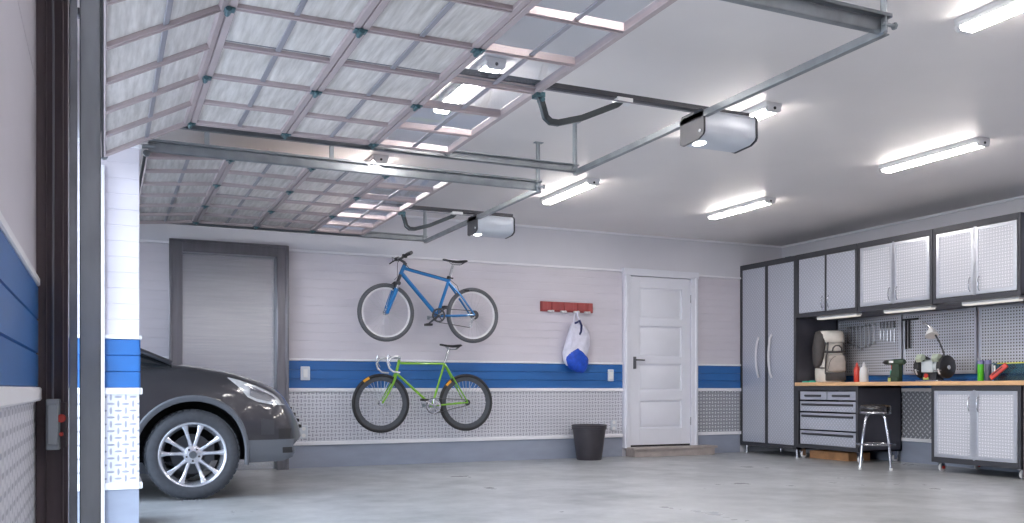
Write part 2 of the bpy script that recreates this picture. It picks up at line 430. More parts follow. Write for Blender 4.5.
# ------------------------------------------------------------------ garage doors, tracks, openers
def sectional_door(y0, y1, joints, bottom, label):
    """joints: x of the section joints at height ZD, bottom: (x,z) of the lower edge"""
    ZD = 2.38; n = 6
    t = thing('garage_door', (joints[0], (y0+y1)/2, ZD), label, 'garage door', 'overhead doors parked under the ceiling')
    pts = [bottom]+[(x, ZD) for x in joints]
    for i in range(4):
        (xa, za), (xb, zb) = pts[i], pts[i+1]
        L = math.hypot(xb-xa, zb-za); e = ((xb-xa)/L, 0, (zb-za)/L); nr = (-e[2], 0, e[0])
        o = (xa, 0, za); u = (0, 1, 0)
        m = MB(); g = .003
        m.obox(o, e, u, nr, g, .034 if i else .012, y0, y1, 0, .04); m.obox(o, e, u, nr, L-.034, L-g, y0, y1, 0, .04)
        for k in range(n+1):
            y = y0+(y1-y0)*k/n; w = .017 if 0 < k < n else .024
            y = min(max(y, y0+w), y1-w)
            m.obox(o, e, u, nr, .03 if i else .01, L-.03, y-w, y+w, .001, .038)
            m.obox(o, e, u, nr, .03 if i else .01, L-.03, y-w*.3, y+w*.3, -.004, .002)
        if i == 0: m.obox(o, e, u, nr, -.012, .004, y0, y1, .004, .04)
        s = m.build('door_section', M['bars'], t, bevel=.0025)
        p = MB().obox(o, e, u, nr, .03 if i else .01, L-.03, y0+.02, y1-.02, .020, .025)
        MB().obox(o, e, u, nr, L/2-.012, L/2+.012, y0+.01, y1-.01, .010, .0185).build('mid_rail', M['mid'], s, bevel=.002)
        if i == 3: p.build('glass_sheet', M['glass'], s)
        else: p.build('pane_sheet', M['pane'], s)
    for x, z in pts[1:4]:
        for k in (0, 2, 4, 6):
            y = y0+(y1-y0)*k/n; y = min(max(y, y0+.03), y1-.03)
            h = MB().box(x-.028, x+.028, y-.024, y+.024, z-.008, z-.001).cyl((x, y-.032, z-.012), (x, y+.032, z-.012), .011)
            h.box(x-.012, x+.012, y-.028, y+.028, z-.018, z-.004)
            h.build('hinge', M['hinge'], t, bevel=.001)
    for x, z in pts:
        for sgn, y in ((-1, y0), (1, y1)):
            MB().cyl((x, y-sgn*.01, z+.02), (x, y+sgn*.045, z+.02), .008).cyl((x, y+sgn*.03, z+.02), (x, y+sgn*.045, z+.02), .022).build('roller', M['galv'], t)
    MB().obox((bottom[0], 0, bottom[1]), ((joints[0]-bottom[0]), 0, ZD-bottom[1]), (0,1,0), (0,0,1), -.03, -.004, y0, y1, .004, .03).build('bottom_seal', M['black'], t)
    return t
DA = (2.93, 5.60); DB = (6.31, 8.90)
sectional_door(DA[0], DA[1], [.46, 1.01, 1.56, 2.09], (0.0, 2.137), 'nearer overhead door of framed panes, hanging under ceiling at top')
sectional_door(DB[0], DB[1], [.78, 1.33, 1.87, 2.395], (.25, 2.33), 'farther overhead door of framed panes, parked above the car')

def track_frame(y0, y1, xs, label):
    t = thing('door_track', (3.06, (y0+y1)/2, 2.38), label, 'door track', 'overhead door tracks')
    for sgn, y in ((1, y0), (-1, y1)):
        # C shaped rail
        m = MB().box(xs, 3.08, y-.003, y+.003, 2.366, 2.42).box(xs, 3.08, y, y+sgn*.03, 2.364, 2.370).box(xs, 3.08, y, y+sgn*.03, 2.416, 2.421)
        m.box(xs, 3.08, y+sgn*.027, y+sgn*.030, 2.364, 2.376)
        m.box(xs, 3.08, y-sgn*.030, y, 2.421, 2.425).box(xs, 3.08, y-sgn*.030, y-sgn*.026, 2.421, 2.438)
        m.build('side_rail', M['galv'], t, bevel=.001)
        m = MB().box(3.04, 3.075, y-.004, y+.001, 2.36, ZC).box(3.04, 3.045, y-.03, y+.001, 2.36, ZC)
        m.box(3.02, 3.09, y-.035, y+.005, ZC-.006, ZC)
        m.build('hanger', M['galvd'], t, bevel=.001)
        for x in (1.45, .62):
            MB().box(x-.016, x+.016, y-.004, y+.001, 2.44, ZC).box(x-.016, x-.012, y-.025, y, 2.44, ZC).build('hanger', M['galvd'], t)
    m = MB().box(3.05, 3.054, y0-.01, y1+.01, 2.357, 2.388).box(3.05, 3.082, y0-.01, y1+.01, 2.352, 2.358)
    m.build('end_bar', M['galv'], t, bevel=.001)
    for y in (y0, y1):
        MB().cyl((3.03, y-.02, 2.39), (3.10, y-.02, 2.39), .008).cyl((3.095, y-.02, 2.39), (3.105, y-.02, 2.39), .016, n=6).build('bolt', M['galvd'], t)
    return t
tA = track_frame(2.87, 5.66, .05, 'nearer steel overhead track frame around the nearer door')
tB = track_frame(6.26, 8.95, .26, 'farther steel overhead track frame above the car')
# upright tracks and jamb of the nearer opening
m = MB().box(-.21, -.160, 2.952, 2.985, 0, ZC-.01).box(-.178, -.095, 2.92, 2.985, 0, ZC-.01).box(-.155, -.150, 2.912, 2.92, 0, ZC-.01).box(-.112, -.107, 2.910, 2.92, 0, ZC-.01)
struct(m.build('trim_4', M['brown'], bevel=.002), 'dark brown upright jamb beside the nearer opening')
m = MB().box(-.09, -.069, 2.84, 2.846, 0, 2.36).box(-.090, -.086, 2.84, 2.90, 0, 2.36).box(-.072, -.069, 2.846, 2.86, 0, 2.36)
m.build('upright_rail', M['galv'], tA, bevel=.001)
m = MB().box(-.063, -.008, 2.83, 2.838, 0, ZC-.004).box(-.063, -.059, 2.83, 2.87, 0, ZC-.004).box(-.012, -.008, 2.83, 2.86, 0, ZC-.004)
m.build('upright_angle', M['galvd'], tA, bevel=.001)
MB().tube([(-.0,2.9,2.38),(.02,2.9,2.38),(.1,2.9,2.382)], .012).build('track_joint', M['galvd'], tA)
MB().tube([(-.134, 2.90, .80), (-.132, 2.90, 1.8), (-.136, 2.90, 2.15), (-.128, 2.90, ZC-.01)], .003, n=8).build('lift_cable', M['cable'], tA)
m = MB().box(-.150, -.114, 2.86, 2.90, .655, .80).box(-.146, -.118, 2.852, 2.862, .67, .785)
t = thing('door_sensor', (-.132, 2.9, .655), 'small grey sensor box with red button on the dark jamb', 'sensor')
m.build('sensor_housing', M['galvd'], t, bevel=.004)
for z, q in ((.745, .012), (.70, .006)): MB().cyl((-.111, 2.86, z), (-.111, 2.90, z), q).build('red_button', M['red'], t, bevel=.001, label='red round button')
MB().box(-.118, -.100, 2.885, 2.925, .66, .79).build('bracket', M['brown'], t, bevel=.001)
# other opening's upright tracks
for y in (6.255, 8.93):
    s = 1 if y < 7 else -1
    MB().box(-.12, -.06, y-.004, y+.004, 0, 2.34).box(-.12, -.115, y, y+s*.03, 0, 2.34).build('upright_rail', M['galv'], tB, bevel=.001)
MB().box(-.12, -.06, 5.655, 5.662, 0, 2.34).build('upright_rail', M['galv'], tA)
# curved corner rails
def corner(y, x1, parent):
    P = [(-.085, y, 2.05)]+[(-.085+(x1+.085)*(1-math.cos(a)), y, 2.05+.345*math.sin(a)) for a in [PI/2*i/8 for i in range(1, 9)]]
    MB().tube(P, .014, n=8).build('corner_rail', M['galv'], parent)
corner(2.862, .2, tA); corner(5.663, .2, tA); corner(6.255, .3, tB); corner(8.95, .3, tB)

def opener(yc, xd, label):
    """xd = x of the door top edge"""
    t = thing('garage_door_opener', (3.25, yc, 2.2), label, 'garage door opener', 'door openers under the ceiling')
    MB().box(XW+.02, 3.46, yc-.016, yc+.016, 2.425, 2.45).box(XW+.02, 3.46, yc-.022, yc+.022, 2.418, 2.426).build('rail', M['dark'], t, bevel=.002)
    MB().tube([(XW+.05, yc-.03, 2.40), (3.06, yc-.03, 2.398)], .0035, n=6).build('drive_cable', M['cable'], t)
    x0, x1, ya, yb_ = 3.05, 3.43, yc-.12, yc+.10
    prof = [(ya, 2.38), (ya-.002, 2.275), (ya+.008, 2.258), (ya+.05, 2.24), (yb_-.03, 2.232), (yb_, 2.245), (yb_, 2.38), (yb_-.02, 2.40), (ya+.02, 2.40)]
    MB().prism(prof, (0,0,0), (0,1,0), (0,0,1), (1,0,0), x0+.012, x1-.012).build('housing', M['housing'], t, bevel=.006, angle=50)
    for a, b in ((x0, x0+.012), (x1-.012, x1)):
        MB().prism([(y+(.004 if y > yc else -.004), z+(.003 if z > 2.3 else -.003)) for y, z in prof], (0,0,0), (0,1,0), (0,0,1), (1,0,0), a, b).build('end_cap', M['dark'], t, bevel=.002)
    MB().ball((x0+.06, yc-.0, 2.236), .022, 14, (1.6, 2.2, .5)).build('light_lens', M['lens'], t)
    MB().cyl((x0-.003, yc-.09, 2.28), (x0+.002, yc-.09, 2.28), .009).build('indicator', M['white'], t)
    # bent arm from door top edge to trolley
    P = [(xd, yc, 2.375), (xd+.022, yc, 2.31), (xd+.035, yc, 2.265), (xd+.065, yc, 2.243), (xd+.11, yc, 2.243), (xd+.25, yc, 2.285), (xd+.47, yc, 2.385), (xd+.50, yc, 2.41)]
    m = MB()
    for a, b in zip(P[:-1], P[1:]):
        A, B = Vector(a), Vector(b); e = (B-A); L = e.length; e.normalize(); nr = Vector((-e.z, 0, e.x))
        m.obox(A, e, (0,1,0), nr, -.006, L+.006, -.014, .014, -.016, .016)
    m.build('arm', M['arm'], t, bevel=.003)
    MB().box(xd+.46, xd+.56, yc-.03, yc+.03, 2.395, 2.425).build('trolley', M['white'], t, bevel=.004)
    MB().cyl((xd+.01, yc-.025, 2.35), (xd+.01, yc+.025, 2.35), .012).box(xd-.03, xd+.02, yc-.03, yc+.03, 2.36, 2.385).build('door_bracket', M['hinge'], t)
    return t
opener(4.26, 2.09, 'nearer silver door opener with bent arm, behind the long track bar')
opener(7.62, 2.395, 'farther silver door opener with bent arm, above the blue bicycle')

# ------------------------------------------------------------------ ceiling lamps
def ceiling_lamp(label):
    t = thing('ceiling_light', (0, 0, ZC), label, 'ceiling light', 'fluorescent ceiling lights')
    MB().prism([(-.065,-.0),(-.065,-.022),(-.05,-.04),(.05,-.04),(.065,-.022),(.065,0)], (0,0,0), (1,0,0), (0,0,1), (0,1,0), -.48, .48).build('housing', M['fix'], t, bevel=.002, local=True)
    MB().prism([(-.046,-.036),(-.049,-.046),(-.038,-.060),(.038,-.060),(.049,-.046),(.046,-.036)], (0,0,0), (1,0,0), (0,0,1), (0,1,0), -.455, .455).build('diffuser', M['lamp'], t, local=True)
    for s in (-1, 1):
        MB().prism([(-.055,-.022),(-.056,-.050),(-.042,-.063),(.042,-.063),(.056,-.050),(.055,-.022)], (0,0,0), (1,0,0), (0,0,1), (0,1,0), s*.455, s*.485).build('end_cap', M['fix'], t, bevel=.002, local=True)
    MB().cyl((0,-.484,-.04), (0,-.489,-.04), .010).build('pull_switch', M['black'], t, local=True)
    return t
lamps = [(4.03, 7.58, 'lit ceiling light beside the farther track frame, over the far room'),
         (6.02, 7.55, 'short-looking lit ceiling light nearest the corner of the two walls'),
         (6.07, 5.21, 'long lit ceiling light in front of the wall cabinets'),
         (4.05, 5.20, 'lit ceiling light partly hidden behind the nearer opener'),
         (4.05, 2.80, 'lit ceiling light cut off by the top right corner'),
         (2.05, 5.22, 'lit ceiling light seen through glass of the nearer door'),
         (2.05, 7.58, 'lit ceiling light mostly hidden above the farther door'),
         (2.05, 2.80, 'added ceiling light outside the frame above the nearer door'),  # from here on unseen lamps, added along the grid to brighten the room
         (4.05, -1.90, 'added ceiling light outside the frame behind the camera'),
         (2.05, -1.90, 'added ceiling light outside the frame behind the camera, by the left wall'),
         (6.07, 2.80, 'added ceiling light outside the frame near the cabinets'),
         (4.05, .40, 'added ceiling light outside the frame beside the camera'),
         (6.07, .40, 'added ceiling light outside the frame, farthest from the doors'),
         (2.05, .40, 'added ceiling light outside the frame near the left wall')]
L0 = ceiling_lamp(lamps[0][2])
for i, (x, y, lb) in enumerate(lamps):
    o = L0 if i == 0 else copy_tree(L0)
    o.location = (x, y, ZC); o['label'] = lb

# ------------------------------------------------------------------ the car
def interp(x, T):
    if x <= T[0][0]: return T[0][1]
    for (a, u), (b, v) in zip(T[:-1], T[1:]):
        if x <= b:
            s = (x-a)/(b-a); return u+(v-u)*s
    return T[-1][1]
CY, CW, WX, WR = 7.98, .915, .604, 2.62
def c_top(x): return interp(x, [(-3.1,.86),(-3.05,.98),(-2.9,1.04),(-2,1.06),(.2,1.055),(.46,1.04),(.66,1.018),(.82,.99),(.96,.958),(1.09,.922),(1.2,.884),(1.28,.848),(1.34,.806),(1.39,.745),(1.44,.675),(1.49,.59),(1.515,.53),(1.53,.45)])
def c_sh(x): return c_top(x)-interp(x, [(-3.1,.04),(-2.9,.08),(.3,.08),(.5,.055),(1.2,.05),(1.53,.03)])
def c_bot(x, arch=True):
    z = interp(x, [(-3.1,.42),(-3.0,.30),(-2.6,.27),(-1.6,.24),(.2,.24),(1.0,.265),(1.40,.27),(1.50,.30),(1.53,.34)])
    if arch:
        for xc in (WX, WX-WR):
            d = abs(x-xc)
            if d < .405: z = max(z, .335+math.sqrt(.405**2-d*d))
    return z
def c_w(x): return CW-interp(x, [(-3.1,.12),(-2.7,.02),(-2.2,0),(.6,0),(1.0,.012),(1.53,.055)])
FR = [(0, -.035), (.06, -.012), (.22, -.002), (.42, 0), (.62, -.006), (.78, -.022), (.9, -.045), (1, -.10)]
def warp(x, y):
    t = max(0, (x-.85)/.68); k = .21*t**1.4
    r = max(0, (-2.5-x)/.6); k2 = .12*r**1.4
    q = (abs(y)/CW)**2.4
    return x-k*q+k2*q
def side_y(x, z):
    b, s = c_bot(x, False), c_sh(x); f = min(1, max(0, (z-b)/(s-b)))
    return c_w(x)+interp(f, FR)
def sta(x):
    b, s, w, t = c_bot(x), c_sh(x), c_w(x), c_top(x)
    P = []
    b0 = c_bot(x, False)
    for f, _ in FR:
        z = b+(s-b)*f; P.append((min(side_y(x, z), 9), z))
    for q, g in ((.78,.45),(.62,.72),(.4,.9),(.2,.98),(0,1)): P.append((q*w*.95, s+(t-s)*g))
    return P
car = thing('car', (WX-1.3, CY, 0), 'dark grey car nosing in beside the pier, front wheel and headlamp showing', 'car')
xs = []
x = -3.1
while x < 1.53:
    xs.append(x); x += .03 if (abs(x-WX) < .5 or abs(x-WX+WR) < .5 or x > 1.0) else .08
xs.append(1.53)
m = MB(); vs = []; K = None
for x in xs:
    P = sta(x); ring = [(y, z) for y, z in P]+[(-y, z) for y, z in P[-2::-1]]
    K = len(ring)
    vs += [(warp(x, y), CY-y, z) for y, z in ring]
fs = [(i*K+j, i*K+j+1, (i+1)*K+j+1, (i+1)*K+j) for i in range(len(xs)-1) for j in range(K-1)]
fs += [tuple(range(K))[::-1], tuple((len(xs)-1)*K+j for j in range(K))]
m.add(vs, fs); body = m.build('body', M['car'], car, angle=50)
def patch(xa, xb, lo, hi, off, name, mm, both=True, nx=14, nz=6, th=.012):
    for sd in ((1, -1) if both else (1,)):
        m = MB(); vs = []
        for layer in (off, off-th):
            for i in range(nx+1):
                x = xa+(xb-xa)*i/nx; a, b = lo(x), hi(x)
                for j in range(nz+1):
                    z = a+(b-a)*j/nz; y = side_y(x, z)+layer
                    xw = warp(x, y)+layer*.8*max(0, (x-1.1)/.4)
                    vs.append((xw, CY-sd*y, z))
        q = nz+1; L = (nx+1)*q; fs = []
        for i in range(nx):
            for j in range(nz):
                a = i*q+j; fs.append((a, a+1, a+q+1, a+q)); fs.append((L+a, L+a+q, L+a+q+1, L+a+1))
        for i in range(nx):
            for j in (0, nz): a = i*q+j; fs.append((a, a+q, L+a+q, L+a))
        for j in range(nz):
            for i in (0, nx): a = i*q+j; fs.append((a, a+1, L+a+1, L+a))
        m.add(vs, fs); m.build(name, mm, car, angle=50)
hl_lo = lambda x: interp(x, [(.84,.925),(.95,.84),(1.03,.765),(1.12,.73),(1.28,.705),(1.40,.70)])
hl_hi = lambda x: max(hl_lo(x)+.004, min(c_sh(x)-.012, interp(x, [(.86,.925),(1.0,.895),(1.2,.84),(1.3,.79),(1.40,.715)])))
patch(.86, 1.40, hl_lo, hl_hi, .004, 'headlamp', M['hlens'], nx=22)
patch(1.05, 1.30, lambda x: hl_lo(x)+.02, lambda x: hl_hi(x)-.02, .0075, 'headlamp_reflector', M['chrome'], nx=10, th=.006)
patch(1.012, 1.525, lambda x: c_bot(x, False)-.004, lambda x: .435, .008, 'bumper_cladding', M['clad'], nx=20)
patch(1.17, 1.31, lambda x: .475, lambda x: .60-.1*(x-1.17), .003, 'fog_lamp', M['dark'], nx=6)
patch(1.36, 1.49, lambda x: .445, lambda x: .52, .004, 'bumper_vent', M['black'], nx=6)
patch(1.40, 1.51, lambda x: .33, lambda x: .375, .011, 'bumper_slot', M['black'], nx=6)
# arch flares and wheel wells
for xc in (WX, WX-WR):
    for sd in (1, -1):
        m = MB(); vs = []; n = 28; a0, a1 = -.20, PI+.20
        for i in range(n+1):
            a = a0+(a1-a0)*i/n
            for r, o in ((.402, -.03), (.400, .006), (.412, .014), (.436, .014), (.446, .004), (.446, -.03)):
                x = xc+r*math.cos(a); z = max(.335+r*math.sin(a), .24); vs.append((warp(x, CW), CY-sd*(c_w(x)+o), z))
        fs = [(i*6+j, i*6+(j+1) % 6, (i+1)*6+(j+1) % 6, (i+1)*6+j) for i in range(n) for j in range(6)]
        m.add(vs, fs).build('arch_flare', M['clad'], car)
        m = MB(); pts = [(xc+.40*math.cos(a), .335+.40*math.sin(a)) for a in [PI*i/16 for i in range(17)]]
        m.prism([(p[0], p[1]) for p in pts], (0, CY-sd*.55, 0), (1,0,0), (0,0,1), (0,1,0), -.012, .012)
        for (ax, az), (bx, bz) in zip(pts[:-1], pts[1:]):
            m.add([(ax, CY-sd*.55, az), (bx, CY-sd*.55, bz), (bx, CY-sd*.885, bz), (ax, CY-sd*.885, az)], [(0,1,2,3)])
        m.build('wheel_well', M['well'], car)
MB().box(-3.0, WX-WR-.42, CY-.8, CY+.8, .26, .40).box(WX-WR+.42, WX-.42, CY-.83, CY+.83, .22, .34).box(WX+.41, 1.2, CY-.7, CY+.7, .262, .4).box(WX-WR-.42, WX+.42, CY-.5, CY+.5, .26, .45).build('underbody', M['well'], car)
# greenhouse
gt = [(-2.98, 1.00), (-2.6, 1.46), (-2.3, 1.60), (-1.3, 1.66), (-.75, 1.61), (-.5, 1.50), (-.05, 1.26), (.46, 1.035)]
m = MB(); vs = []; G = []
for i in range(41):
    x = .46-(3.44)*i/40; zt = interp(x, gt); zb = min(c_sh(x)-.02, zt-.01); f = min(1, (zt-zb)/.55)
    G.append([(.80, zb), (.80-.10*f, zb+(zt-zb)*.6), (.80-.19*f, zt-.05*f), (.56, zt-.005), (.3, zt+.012), (0, zt+.016)])
    ring = G[-1]+[(-y, z) for y, z in G[-1][-2::-1]]; vs += [(x, CY-y, z) for y, z in ring]
K = 11
m.add(vs, [(i*K+j, i*K+j+1, (i+1)*K+j+1, (i+1)*K+j) for i in range(40) for j in range(K-1)]).build('cabin_glass', M['cglass'], car, angle=60)
m = MB(); vs = []; R = [x for x in [-2.35+.1*i for i in range(21)]]
for x in R:
    zt = interp(x, gt)
    vs += [(x, CY-y, z+.006) for y, z in [(.645, zt-.075), (.615, zt-.04), (.56, zt+.002), (.3, zt+.02), (0, zt+.024), (-.3, zt+.02), (-.56, zt+.002), (-.615, zt-.04), (-.645, zt-.075)]]
m.add(vs, [(i*9+j, i*9+j+1, (i+1)*9+j+1, (i+1)*9+j) for i in range(20) for j in range(8)]).build('roof', M['car'], car, angle=60)
for sd in (1, -1):
    MB().tube([(.46, CY-sd*.80, 1.02), (-.05, CY-sd*.765, 1.235), (-.5, CY-sd*.665, 1.46), (-.75, CY-sd*.635, 1.565)], .018, 8).build('front_pillar', M['car'], car)
    MB().tube([(-.95, CY-sd*.80, 1.0), (-1.0, CY-sd*.64, 1.60)], .035, 8).tube([(-2.0, CY-sd*.80, 1.0), (-2.1, CY-sd*.64, 1.58)], .04, 8).build('side_pillars', M['car'], car)
    MB().ball((.02, CY-sd*1.0, 1.12), .1, 12, (.6, 1, .75)).box(-.02, .05, CY-sd*.8, CY-sd*.98, 1.05, 1.09).build('door_mirror', M['car'], car)
    MB().box(-.55, -.35, CY-sd*.908, CY-sd*.935, .86, .885).box(-1.6, -1.4, CY-sd*.908, CY-sd*.935, .86, .885).build('door_handle', M['car'], car, bevel=.006)
m = MB()
for i in range(4):
    z0 = .50+.05*i; xf = [1.532, 1.512, 1.48, 1.448][i]
    for y in [-.30+.06*k for k in range(11)]: m.box(xf-.04, warp(xf, y)+.002, CY+y-.031, CY+y+.031, z0, z0+.025)
m.build('grille', M['black'], car, bevel=.002)
def car_wheel(xc, sd):
    w = thing('tmp', (0,0,0), '', ''); bpy.data.objects.remove(w)
    yf = CY-sd*.902; ax = (0, -sd, 0)            # outer face, axis pointing outwards
    r = .336
    prof = [(.235,-.225),(.262,-.232),(.300,-.230),(.325,-.215),(r,-.19),(r,-.04),(.326,-.014),(.302,-.001),(.272,.004),(.248,-.002),(.236,-.014)]
    ty = MB().lathe(prof, (xc, yf, r), ax, 64, cap=False).build('wheel', M['tyre'], car, angle=60)
    m = MB()
    for i in range(44):
        a = 2*PI*i/44; c_, s_ = math.cos(a), math.sin(a)
        for y0, y1 in ((-.215,-.13),(-.10,-.012)):
            m.obox((xc+c_*(r-.006), yf, r+s_*(r-.006)), (-s_,0,c_), ax, (c_,0,s_), -.019, .014, y0, y1, 0, .008)
    m.build('tread_blocks', M['tyre'], ty)
    m = MB().lathe([(.222,-.20),(.205,-.19),(.205,-.05),(.226,-.016),(.240,-.008),(.247,-.004),(.240,.003),(.230,.0),(.222,-.012),(.214,-.03)], (xc, yf, r), ax, 56, cap=False)
    m.lathe([(.001,-.02),(.045,-.02),(.068,-.026),(.072,-.06),(.001,-.06)], (xc, yf, r), ax, 30, cap=False)
    for i in range(5):
        for dv in (-.26, .26):
            a = PI/2+2*PI*i/5
            p0 = Vector((math.cos(a+dv*.75), math.sin(a+dv*.75)))*.056; p1 = Vector((math.cos(a+dv), math.sin(a+dv)))*.226
            e = (p1-p0); L = e.length; e.normalize(); n2 = Vector((-e.y, e.x))
            q = []
            for s_, hw, dp in ((0,.017,-.028),(.35,.012,-.022),(.75,.014,-.014),(1,.024,-.010)):
                c0 = p0+e*L*s_; q.append([(c0+n2*hw, dp-.006), (c0+n2*hw*.45, dp+.002), (c0-n2*hw*.45, dp+.002), (c0-n2*hw, dp-.006), (c0-n2*hw*.8, dp-.035), (c0+n2*hw*.8, dp-.035)])
            V = [(xc+c2.x, yf-sd*d, r+c2.y) for row in q for c2, d in row]
            m.add(V, [(i_*6+j, i_*6+(j+1) % 6, (i_+1)*6+(j+1) % 6, (i_+1)*6+j) for i_ in range(3) for j in range(6)]+[(0,1,2,3,4,5), (18,19,20,21,22,23)])
    m.build('rim', M['alloy'], ty, angle=40)
    MB().lathe([(.001,-.012),(.024,-.012),(.028,-.018),(.028,-.03)], (xc, yf, r), ax, 20, cap=False).build('hub_cap', M['clad'], ty)
    m = MB()
    for i in range(5):
        a = -PI/2+2*PI*i/5; m.cyl((xc+.047*math.cos(a), yf+sd*.03, r+.047*math.sin(a)), (xc+.047*math.cos(a), yf+sd*.016, r+.047*math.sin(a)), .008, n=6)
    m.build('wheel_nuts', M['dark'], ty)
    MB().lathe([(.02,-.11),(.15,-.11),(.15,-.135),(.02,-.135)], (xc, yf, r), ax, 36, cap=False).obox((xc+.12, yf, r+.02), (1,0,0), ax, (0,0,1), -.03, .04, -.15, -.09, -.07, .07).build('brake_disc', M['clad'], ty)
for xc in (WX, WX-WR):
    for sd in (1, -1): car_wheel(xc, sd)

# ------------------------------------------------------------------ bicycles
KY = 9.17; KK = KY/9.28
def B(x, z, dy=0): return (x*KK-.008, KY+dy, .83+(z-.83)*KK)
def bike_wheel(root, c, R, tr, tyre_m, rim_m, rim_depth, ns, tyre_lab=None, sp=.0019):
    t = MB().tube([(c[0]+(R-tr)*math.cos(a), c[1], c[2]+(R-tr)*math.sin(a)) for a in [2*PI*i/56 for i in range(56)]], tr, 10, closed=True).build('wheel', tyre_m, root, angle=80)
    ro, ri = R-tr*1.7, R-tr*1.7-rim_depth
    MB().lathe([(ri,-.006),(ro,-.011),(ro,.011),(ri,.006),(ri,-.006)], c, (0,1,0), 56, cap=False).build('rim', rim_m, t, angle=50)
    m = MB()
    for i in range(ns):
        a = 2*PI*i/ns; s = 1 if i % 2 else -1; b = a+(.9 if (i//2) % 2 else -.9)
        m.tube([(c[0]+.022*math.cos(b), c[1]+s*.03, c[2]+.022*math.sin(b)), (c[0]+ri*math.cos(a), c[1]+s*.003, c[2]+ri*math.sin(a))], sp, 4)
    m.build('spokes', M['spoke'], t)
    MB().cyl((c[0], c[1]-.05, c[2]), (c[0], c[1]+.05, c[2]), .011).cyl((c[0], c[1]-.034, c[2]), (c[0], c[1]-.026, c[2]), .027).cyl((c[0], c[1]+.026, c[2]), (c[0], c[1]+.034, c[2]), .027).build('hub', M['silver'], t)
    return t
def saddle(root, a, b, z, m_, post):
    (x0, x1) = (a, b); L = x1-x0; vs = []; S = [(0,.012,.012),(.1,.022,.018),(.35,.026,.022),(.6,.05,.028),(.8,.07,.034),(.94,.066,.030),(1,.045,.018)]
    for s, w, h in S:
        x = x0+L*s; zz = z+.006*math.cos(s*6)
        vs += [(x, KY-w, zz-h*.4), (x, KY-w*.7, zz+.006), (x, KY, zz+.012), (x, KY+w*.7, zz+.006), (x, KY+w, zz-h*.4), (x, KY, zz-h*.6)]
    n = len(S)
    s_ = MB().add(vs, [(i*6+j, i*6+(j+1) % 6, (i+1)*6+(j+1) % 6, (i+1)*6+j) for i in range(n-1) for j in range(6)]+[(0,1,2,3,4,5), tuple(range(6*n-6, 6*n))]).build('saddle', m_, root, angle=60)
    MB().tube([(x0+L*.3, KY-.02, z-.015), (x0+L*.45, KY-.02, z-.04), (x0+L*.75, KY-.02, z-.04), (x0+L*.9, KY-.02, z-.015)], .0045, 6).tube([(x0+L*.3, KY+.02, z-.015), (x0+L*.45, KY+.02, z-.04), (x0+L*.75, KY+.02, z-.04), (x0+L*.9, KY+.02, z-.015)], .0045, 6).build('saddle_rails', M['silver'], s_)
def crankset(root, bb, R, cm, pa, L=.17, ring=M['dark'], teeth=24):
    m = MB(); P = []
    for i in range(teeth*2):
        a = 2*PI*i/(teeth*2); q = R+(.004 if i % 2 else -.002); P.append((bb[0]+q*math.cos(a), bb[2]+q*math.sin(a)))
    inner = [(bb[0]+(R-.018)*math.cos(2*PI*i/(teeth*2)), bb[2]+(R-.018)*math.sin(2*PI*i/(teeth*2))) for i in range(teeth*2)]
    n = len(P); y0, y1 = KY-.052, KY-.048
    vs = [(p[0], y0, p[1]) for p in P]+[(p[0], y0, p[1]) for p in inner]+[(p[0], y1, p[1]) for p in P]+[(p[0], y1, p[1]) for p in inner]
    fs = []
    for i in range(n):
        j = (i+1) % n; fs += [(i, j, n+j, n+i), (2*n+i, 3*n+i, 3*n+j, 2*n+j), (i, 2*n+i, 2*n+j, j), (n+i, n+j, 3*n+j, 3*n+i)]
    m.add(vs, fs)
    for i in range(5):
        a = 2*PI*i/5+.3; m.tube([(bb[0], KY-.05, bb[2]), (bb[0]+(R-.008)*math.cos(a), KY-.05, bb[2]+(R-.008)*math.sin(a))], .006, 6)
    cr = m.build('chainring', ring, root)
    e = (math.cos(pa), math.sin(pa))
    for s, y in ((1, KY-.068), (-1, KY+.068)):
        q = MB().tube([(bb[0], y, bb[2]), (bb[0]+s*e[0]*L, y, bb[2]+s*e[1]*L)], [.013, .008], 8); q.build('crank_arm', cm, root)
        px, pz = bb[0]+s*e[0]*L, bb[2]+s*e[1]*L; yo = y-s*.055
        MB().box(px-.035, px+.035, min(y, y-s*.09)+.0, max(y, y-s*.09), pz-.012, pz+.012).build('pedal', M['black'], root, bevel=.004)
    MB().cyl((bb[0], KY-.07, bb[2]), (bb[0], KY+.07, bb[2]), .014).build('axle', M['silver'], root)
def chain(root, bb, ra, R, r):
    m = MB()
    for s in (1, -1):
        m.tube([(bb[0]+.01, KY-.05, bb[2]+s*R), (ra[0], KY-.045, ra[2]+s*r)], .0042, 6)
    m.tube([(bb[0]-R*math.sin(a), KY-.05, bb[2]+R*math.cos(a)) for a in [PI*i/10 for i in range(11)]], .0042, 6)
    m.build('chain', M['dark'], root)
def wall_bracket(root, c):
    MB().cyl((c[0], YB-.03, c[2]), (c[0], KY+.03, c[2]), .009).box(c[0]-.012, c[0]+.012, YB-.04, YB-.012, c[2]-.02, c[2]+.02).build('wall_bracket', M['galvd'], root, bevel=.002)


